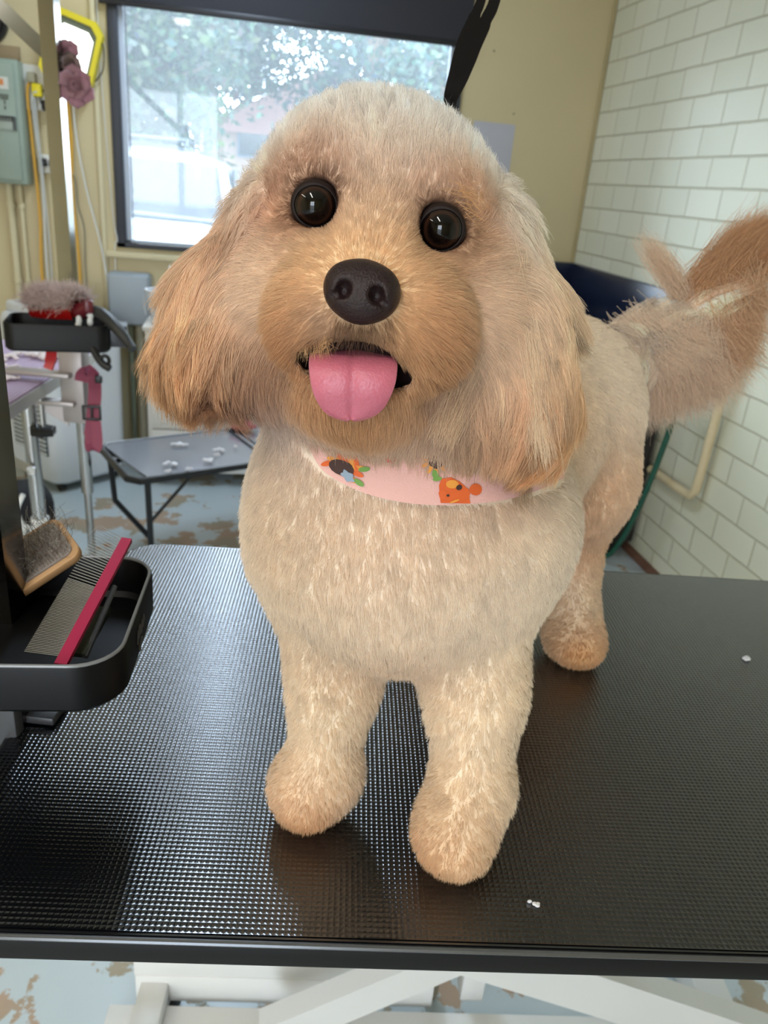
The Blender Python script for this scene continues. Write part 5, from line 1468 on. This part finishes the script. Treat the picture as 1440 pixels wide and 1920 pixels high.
def wisps(name, roots, tips, n, spread, w, col, m, parent, sag=.0, jit=.15, tipspread=None):
    """loose locks: n strands between matched root and tip curves"""
    roots = np.array(roots); tips = np.array(tips); t = RNG.random(n) * (len(roots) - 1); i = t.astype(int); f = (t - i)[:, None]
    i2 = np.minimum(i + 1, len(roots) - 1); a = roots[i] * (1 - f) + roots[i2] * f + RNG.normal(0, spread, (n, 3)); b = tips[i] * (1 - f) + tips[i2] * f + RNG.normal(0, tipspread or spread, (n, 3))
    L = np.linalg.norm(b - a, axis=1)[:, None]; T = np.linspace(0, 1, 8)[None, :, None]
    mid = RNG.normal(0, jit, (n, 1, 3)) * L[:, None]
    PTS = a[:, None] * (1 - T) + b[:, None] * T + mid * (T * (1 - T)) + np.array([0, 0, -sag]) * (T * (1 - T))
    rad = np.linspace(1, .3, 8)[None] * w * np.ones((n, 1)); c = np.clip(lin(col)[None] * (1 + RNG.normal(0, .1, (n, 1))), 0, 1)
    return curves_obj(name, PTS, rad, c, m, parent)


# lashes and brow hairs beside the eye, whisker hair under the nose
wisps('brow_hair', [P(850, 345, .410), P(872, 375, .412), P(880, 410, .416)], [P(900, 372, .404), P(915, 398, .406), P(905, 432, .410)], 50, .0034, .00010, (226, 180, 130), M_fur, dog, jit=.12)
0 and wisps('brow_hair', [P(560, 335, .412), P(585, 325, .410), P(615, 335, .412)], [P(545, 348, .404), P(580, 345, .402), P(612, 350, .404)], 50, .0022, .00010, (226, 184, 146), M_fur, dog, jit=.12)
wisps('lip_hair', [P(630, 608, .382), P(680, 614, .377), P(730, 606, .382)], [P(612, 655, .380), P(675, 664, .376), P(748, 652, .381)], 90, .0022, .00009, (120, 92, 74), M_fur, dog, jit=.10)
wisps('lip_hair', [P(545, 640, .402), P(580, 640, .392), P(620, 636, .386)], [P(545, 672, .404), P(575, 668, .392), P(612, 664, .383)], 160, .0024, .00010, (226, 184, 138), M_fur, dog, jit=.12)
wisps('lip_hair', [P(735, 640, .386), P(780, 655, .392), P(815, 680, .402)], [P(750, 665, .384), P(790, 690, .392), P(812, 712, .402)], 160, .0024, .00010, (222, 176, 130), M_fur, dog, jit=.12)
# long blond locks on the right ear, wisp of the tail, ear edge
wisps('ear_lock', [P(955, 470, .445), P(975, 500, .442)], [P(1030, 880, .425), P(1000, 800, .428)], 300, .0035, .00013, (246, 224, 196), M_fur, dog, jit=.10)
wisps('ear_lock', [P(945, 480, .445), P(960, 520, .440)], [P(800, 800, .428), P(850, 830, .424)], 300, .004, .00013, (242, 214, 182), M_fur, dog, jit=.12)
wisps('ear_lock', [P(455, 420, .455), P(462, 450, .450)], [P(290, 640, .440), P(330, 690, .436)], 260, .004, .00013, (232, 202, 176), M_fur, dog, jit=.12)
wisps('tail_wisp', [P(1270, 560, .84), P(1290, 560, .84)], [P(1200, 445, .83), P(1222, 470, .83)], 380, .0040, .0002, (232, 208, 184), M_fur, dog, sag=-.01, jit=.30, tipspread=.0075)
wisps('tail_wisp', [P(1300, 545, .84), P(1380, 510, .84)], [P(1380, 440, .83), P(1475, 410, .83)], 2600, .010, .00022, (214, 172, 134), M_fur, dog, sag=-.02, jit=.14)
wisps('tail_wisp', [P(1310, 600, .85), P(1400, 520, .84)], [P(1385, 700, .84), P(1430, 560, .84)], 4500, .012, .00022, (222, 188, 156), M_fur, dog, jit=.16)
wisps('tail_wisp', [P(1190, 650, .84), P(1310, 620, .84)], [P(1212, 775, .84), P(1365, 725, .84)], 6500, .012, .00022, (230, 206, 184), M_fur, dog, jit=.16)

wisps('tail_wisp', [P(1170, 620, .835), P(1235, 610, .832)], [P(1250, 700, .825), P(1330, 650, .825)], 3200, .010, .0002, (238, 216, 194), M_fur, dog, jit=.16)
# fluff caught in the tools
A, B, upv, sdv, rt_ = FLUFF
n = 5000; t_ = RNG.random((n, 1)); a_ = RNG.uniform(.35, 2.6, (n, 1)); rt0 = np.array(A)[None] * (1 - t_) + np.array(B)[None] * t_ + .032 * (np.array(sdv)[None] * np.cos(a_) + np.array(upv)[None] * np.sin(a_))
dirn = nrmz(np.array(sdv)[None] * np.cos(a_) + np.array(upv)[None] * np.sin(a_) + RNG.normal(0, .5, (n, 3))); T = np.linspace(0, 1, 6)[None, :, None]
PTf = rt0[:, None] + dirn[:, None] * T * .024 + RNG.normal(0, .008, (n, 1, 3)) * np.sin(T * 5) * T
curves_obj('caught_fluff', PTf, np.full((n, 6), .0004), np.clip(lin((206, 186, 180))[None] * (1 + RNG.normal(0, .1, (n, 1))), 0, 1), M_fur, rt_)
bc_, RB_, wb_ = BRUSH; RBn = np.array(RB_); n = 420
uv = np.c_[RNG.uniform(-.045, .022, n), RNG.uniform(-.02, .022, n), np.full(n, .006)]
r0_ = np.array(bc_) + uv @ RBn.T; dl = np.c_[RNG.normal(.25, .6, n), RNG.normal(.45, .5, n), RNG.uniform(.3, 1, n)]; dl = nrmz(dl) @ RBn.T
PTf = r0_[:, None] + dl[:, None] * T * RNG.uniform(.010, .026, (n, 1, 1)) + RNG.normal(0, .004, (n, 1, 3)) * np.sin(T * 4) * T
colb = np.where(RNG.random((n, 1)) < .55, lin((96, 78, 64))[None], lin((216, 206, 196))[None])
curves_obj('caught_hair', PTf, np.full((n, 6), .00009), colb, M_fur, wb_)

# ================================================================== OUTSIDE THE WINDOW
M_grd = mat('pale_concrete', (118, 120, 120), .85, var=.08, vscale=.8)
MB().box((0, 40 + YB + .12 + .02, -.11), (120, 80, .1)).build('ground', M_grd)['kind'] = 'structure'
MB().box((0, YF - .14 - 12, -.11), (40, 24, .1)).build('driveway', M_grd)['kind'] = 'structure'
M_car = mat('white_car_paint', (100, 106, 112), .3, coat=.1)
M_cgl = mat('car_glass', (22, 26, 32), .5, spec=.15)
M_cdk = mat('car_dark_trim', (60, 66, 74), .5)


def car(name, cx, cy, W, L, H, paint, label, hood_z=.95, rails=False):
    t = thing(name, (cx, cy + L / 2, -.06), label, 'car')
    # profile (y along length, z): nose towards the window
    prof = [(0, .35), (0, .72), (.18, hood_z - .12), (.45, hood_z - .03), (1.05, hood_z + .02), (1.75, H - .06), (2.2, H), (3.2, H - .01), (3.9, H - .10), (L - .1, 1.0), (L, .7), (L, .35)]
    secs = [(-1, .86), (-.92, .96), (-.6, 1.0), (0, 1.012), (.6, 1.0), (.92, .96), (1, .86)]
    G = []
    for s, f in secs:
        row = []
        for y, z in prof:
            tum = 1 - .16 * max(0, (z - hood_z) / (H - hood_z)); row.append((cx + s * W / 2 * tum, cy + y + (.10 * s * s if y < .5 else 0), z * f if z > .8 else z))
        G.append(row)
    mb = MB(); mb.grid(G); n = len(prof)
    for r in (0, -1):
        mb.bm.verts.ensure_lookup_table(); st_ = 0 if r == 0 else (len(secs) - 1) * n; mb.bm.faces.new([mb.bm.verts[st_ + i] for i in range(n)])
    mb.build('body', paint, t)
    mb = MB(); G = []
    for s in (-.86, -.5, 0, .5, .86):
        G.append([(cx + s * W / 2 * (.93 - .10 * v), cy + 1.08 + .64 * v - .02 + .05 * s * s, (hood_z + .04 + (H - .12 - hood_z) * v) * (1.0 - .02 * s * s) + .012) for v in (0, .33, .66, 1)])
    mb.grid(G); mb.build('windscreen', M_cgl, t)
    mb = MB(); mb.tube([(cx + s * W * .43, cy + 1.02 + .05 * s * s, hood_z + .055 - .03 * abs(s)) for s in (-1, -.5, 0, .5, 1)], .022, 8); mb.build('scuttle', M_cdk, t)
    for s in (-1, 1):
        MB().box((cx + s * W * .36, cy + .04, .62), (.32, .10, .14), bev=.03).build('headlight', M_cgl, t)
        MB().box((cx + s * (W / 2 + .06), cy + 1.25, hood_z + .08), (.18, .10, .14), bev=.04).build('mirror', paint, t)
        for y in (.85, L - .9): MB().lathe([(.32, -.11), (.34, -.08), (.34, .08), (.32, .11), (.2, .11), (.19, .08)], (cx + s * (W / 2 - .12), cy + y, .27), (1, 0, 0), 28).build('wheel', M_cdk, t)
        MB().box((cx + s * (W / 2 - .13), cy + 2.5, (H + hood_z) / 2), (.02, 1.7, (H - hood_z) * .62), bev=.005).build('side_window', M_cgl, t)
    MB().box((cx, cy - .0, .50), (W * .5, .05, .18), bev=.02).build('grille', M_cdk, t)
    if rails:
        for s in (-1, 1): MB().tube([(cx + s * W * .36, cy + 1.9, H - .02), (cx + s * W * .36, cy + 2.05, H + .07), (cx + s * W * .36, cy + 3.5, H + .07), (cx + s * W * .36, cy + 3.65, H - .02)], .02, 8).build('roof_rail', M_cdk, t)
        for y in (2.3, 3.2): MB().tube([(cx - W * .36, cy + y, H + .08), (cx + W * .36, cy + y, H + .08)], .022, 8).build('roof_bar', M_cdk, t)
    return t


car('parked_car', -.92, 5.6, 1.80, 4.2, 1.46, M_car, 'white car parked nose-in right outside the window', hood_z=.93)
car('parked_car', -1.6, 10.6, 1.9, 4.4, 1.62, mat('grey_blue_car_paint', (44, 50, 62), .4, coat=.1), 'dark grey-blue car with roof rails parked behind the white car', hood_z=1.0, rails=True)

hse = thing('house', (1.6, 23, -.06), 'cream rendered house with a dark window beyond the cars', 'house')
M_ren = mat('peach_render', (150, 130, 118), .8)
hx0, hx1, hy = -1.25, 5.2, 21
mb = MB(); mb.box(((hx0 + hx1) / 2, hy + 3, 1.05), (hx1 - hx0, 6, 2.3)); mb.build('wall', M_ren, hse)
mb = MB(); mb.prism([(-3.3, 0), (3.3, 0), (.4, 1.5), (-.4, 1.5)], -3.2, 3.2, ((hx0 + hx1) / 2, hy + 3, 2.2), Matrix.Rotation(PI / 2, 3, 'X')); mb.build('roof', mat('brown_tiles', (150, 118, 110), .8, var=.1), hse)
f = MB().box((.35, hy - .02, 1.98), (1.4, .08, .62)).build('window', mat('house_window_frame', (100, 108, 120), .5), hse)
MB().box((.35, hy - .06, 1.98), (1.3, .04, .54)).build('pane', mat('dark_pane', (44, 52, 62), .1), f)
MB().box((.9, hy - .03, 1.0), (4.2, .06, .9)).build('low_wall', mat('pale_wall', (140, 128, 122), .8), hse)
# paling fence behind the cars
fn = thing('fence', (-4, 16.5, -.06), 'grey paling fence running behind the parked cars', 'fence')
mb = MB()
for i in range(44): mb.box((-7.2 + i * .15, 16.5, .72), (.135, .02, 1.5 + .02 * random.random()), bev=.004)
mb.build('palings', mat('grey_timber', (64, 64, 66), .8, var=.2), fn)
for i in range(4): MB().box((-7 + i * 2.1, 16.56, .75), (.1, .08, 1.62)).build('post', mat('grey_timber_post', (56, 56, 58), .8), fn)


def tree(cx, cy, h, rad, col, label, n=9000, low=.9):
    n = int(n * 1.9)
    t = thing('tree', (cx, cy, -.06), label, 'tree', 'trees beyond the window')
    mb = MB(); mb.tube(smooth_path([(cx, cy, -.06), (cx + .1, cy, h * .25), (cx - .1, cy + .1, h * .5), (cx + .05, cy, h * .8)], 5), [.22 * (1 - i / 22) + .05 for i in range(16)], 10)
    for i in range(7):
        a = i * 2.4; z = h * (.3 + .07 * i); mb.tube([(cx, cy, z), (cx + math.cos(a) * rad * .4, cy + math.sin(a) * rad * .4, z + rad * .35), (cx + math.cos(a) * rad * .75, cy + math.sin(a) * rad * .75, z + rad * .5)], [.07, .045, .02], 7)
    mb.build('trunk', mat('bark', (104, 90, 78), .9, bump=.5, bscale=20), t)
    cl = []
    for i in range(70):
        u = RNG.normal(0, 1, 3); u /= np.linalg.norm(u); r = RNG.uniform(.45, 1.0) ; cl.append(np.array([cx, cy, low + (h - low) / 2]) + u * r * np.array([rad, rad, (h - low) / 2]))
    cl = np.array(cl); k = RNG.integers(0, len(cl), n); c = cl[k] + RNG.normal(0, rad * .14, (n, 3)); s = RNG.uniform(.05, .11, n)
    a = RNG.normal(0, 1, (n, 3)); a /= np.linalg.norm(a, axis=1, keepdims=True); b = np.cross(a, RNG.normal(0, 1, (n, 3))); b /= np.linalg.norm(b, axis=1, keepdims=True)
    V = np.stack([c - a * s[:, None], c + b * s[:, None] * .55, c + a * s[:, None], c - b * s[:, None] * .55], 1).reshape(-1, 3)
    m = bpy.data.materials.new('leaves'); m.use_nodes = True; nt = m.node_tree; bb = nt.nodes['Principled BSDF']; oo = nt.nodes['Material Output']
    at = nt.nodes.new('ShaderNodeAttribute'); at.attribute_name = 'col'; tl = nt.nodes.new('ShaderNodeBsdfTranslucent'); mx = nt.nodes.new('ShaderNodeMixShader'); mx.inputs[0].default_value = .45
    nt.links.new(at.outputs['Color'], bb.inputs['Base Color']); nt.links.new(at.outputs['Color'], tl.inputs[0]); nt.links.new(bb.outputs[0], mx.inputs[1]); nt.links.new(tl.outputs[0], mx.inputs[2]); nt.links.new(mx.outputs[0], oo.inputs[0]); bb.inputs['Roughness'].default_value = .5
    cs = np.clip(lin(col)[None] * (1 + RNG.normal(0, .2, (n, 1)) + RNG.normal(0, .25, len(cl))[k][:, None]) + RNG.normal(0, .012, (n, 3)), .005, 1)
    mesh_from('foliage', V, np.arange(4 * n).reshape(-1, 4), m, t, np.repeat(cs, 4, 0))


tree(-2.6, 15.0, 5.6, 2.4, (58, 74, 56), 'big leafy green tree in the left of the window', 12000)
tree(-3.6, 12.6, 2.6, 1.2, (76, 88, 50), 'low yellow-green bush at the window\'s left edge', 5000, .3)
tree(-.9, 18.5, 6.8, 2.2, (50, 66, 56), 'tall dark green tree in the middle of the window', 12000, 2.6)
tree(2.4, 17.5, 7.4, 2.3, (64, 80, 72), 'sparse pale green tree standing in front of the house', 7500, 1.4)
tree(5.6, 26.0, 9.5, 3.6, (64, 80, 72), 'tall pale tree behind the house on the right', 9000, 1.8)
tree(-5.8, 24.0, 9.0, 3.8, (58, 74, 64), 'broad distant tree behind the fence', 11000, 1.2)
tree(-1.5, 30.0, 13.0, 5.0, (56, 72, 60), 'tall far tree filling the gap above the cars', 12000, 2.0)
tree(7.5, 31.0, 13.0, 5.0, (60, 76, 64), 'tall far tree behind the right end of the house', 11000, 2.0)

# ================================================================== LIGHT, CAMERA
w = bpy.data.worlds.new('sky'); SC.world = w; w.use_nodes = True; nt = w.node_tree
bg = nt.nodes['Background']; tcw = nt.nodes.new('ShaderNodeTexCoord'); sepw = nt.nodes.new('ShaderNodeSeparateXYZ'); nt.links.new(tcw.outputs['Generated'], sepw.inputs[0])
nzw = nt.nodes.new('ShaderNodeTexNoise'); nzw.inputs['Scale'].default_value = 3; nzw.inputs['Detail'].default_value = 5; nt.links.new(tcw.outputs['Generated'], nzw.inputs['Vector'])
rp = nt.nodes.new('ShaderNodeValToRGB'); rp.color_ramp.elements[0].position = .4; rp.color_ramp.elements[0].color = (.74, .86, 1, 1); rp.color_ramp.elements[1].position = .6; rp.color_ramp.elements[1].color = (.92, .97, 1, 1)
nt.links.new(nzw.outputs['Fac'], rp.inputs[0]); nt.links.new(rp.outputs[0], bg.inputs['Color']); bg.inputs['Strength'].default_value = 14


def area(name, loc, rot, sx, sy, energy, col, portal=False):
    l = bpy.data.lights.new(name, 'AREA'); l.shape = 'RECTANGLE'; l.size = sx; l.size_y = sy; l.energy = energy; l.color = col
    o = bpy.data.objects.new(name, l); COL.objects.link(o); o.location = loc; o.rotation_euler = rot
    if portal: l.cycles.is_portal = True
    return o


area('window_daylight', ((WX0 + WX1) / 2, YB + .15, (WZ0 + WZ1) / 2), (-PI / 2, 0, 0), WX1 - WX0, WZ1 - WZ0, 1, (1, 1, 1), portal=True)
area('doorway_daylight', (-.9, YF - .14, 1.05), (PI / 2, 0, 0), 1.0, 2.1, 1, (1, 1, 1), portal=True)
# unseen fluorescent battens added on the ceiling for fill and mat reflections
for x, y, pw_, cl_, lab in ((-2.1, -.1, 12, (1, .95, .86), 'added warm fill light, unseen on the ceiling along the left wall'), (-.7, -.9, 18, (1, .95, .86), 'added warm fill light, unseen on the ceiling nearer the doorway'),
                          (-.12, 2.95, 22, (.62, .79, 1), 'added cool light, unseen on the ceiling nearest the window')):  # the cool one is added for the bluish sheen on the mat
    t = thing('added_ceiling_light', (x, y, ZC), lab, 'light', 'added ceiling fill lights')
    MB().box((x, y, ZC - .02), (.16, 1.25, .04), bev=.01).build('housing', M_white, t)
    for s in (-.04, .04): MB().cyl((x + s, y - .6, ZC - .055), (x + s, y + .6, ZC - .055), .013).build('tube', mat('lit_tube', (255, 252, 240), .4, emit=(255, 250, 238), estr=6), t)
    area('added_fill_glow', (x, y, ZC - .09), (0, 0, 0), .14, 1.2, pw_, cl_)
# the phone lamp / doorway reflection is left to the real openings

cam = bpy.data.cameras.new('camera'); co = bpy.data.objects.new('camera', cam); COL.objects.link(co); SC.camera = co
cam.sensor_fit = 'HORIZONTAL'; cam.sensor_width = 36; cam.lens = FPX / 1440 * 36; cam.clip_start = .02; cam.clip_end = 300
M4 = Matrix.Identity(4)
for i in range(3): M4[i][0] = CR[i]; M4[i][1] = CU[i]; M4[i][2] = -CF[i]; M4[i][3] = CAM[i]
co.matrix_world = M4
cam.dof.use_dof = True; cam.dof.focus_distance = .44; cam.dof.aperture_fstop = 18
SC.view_settings.view_transform = 'Standard'; SC.view_settings.look = 'None'; SC.view_settings.gamma = 1; SC.view_settings.exposure = 0.1; SC.view_settings.use_curve_mapping = False
try:
    SC.cycles.use_denoising = True; SC.cycles_curves.shape = 'RIBBONS'; SC.cycles_curves.subdivisions = 2
    SC.cycles.max_bounces = 8; SC.cycles.diffuse_bounces = 4; SC.cycles.transparent_max_bounces = 12
    SC.cycles.sample_clamp_indirect = 6
except Exception: pass
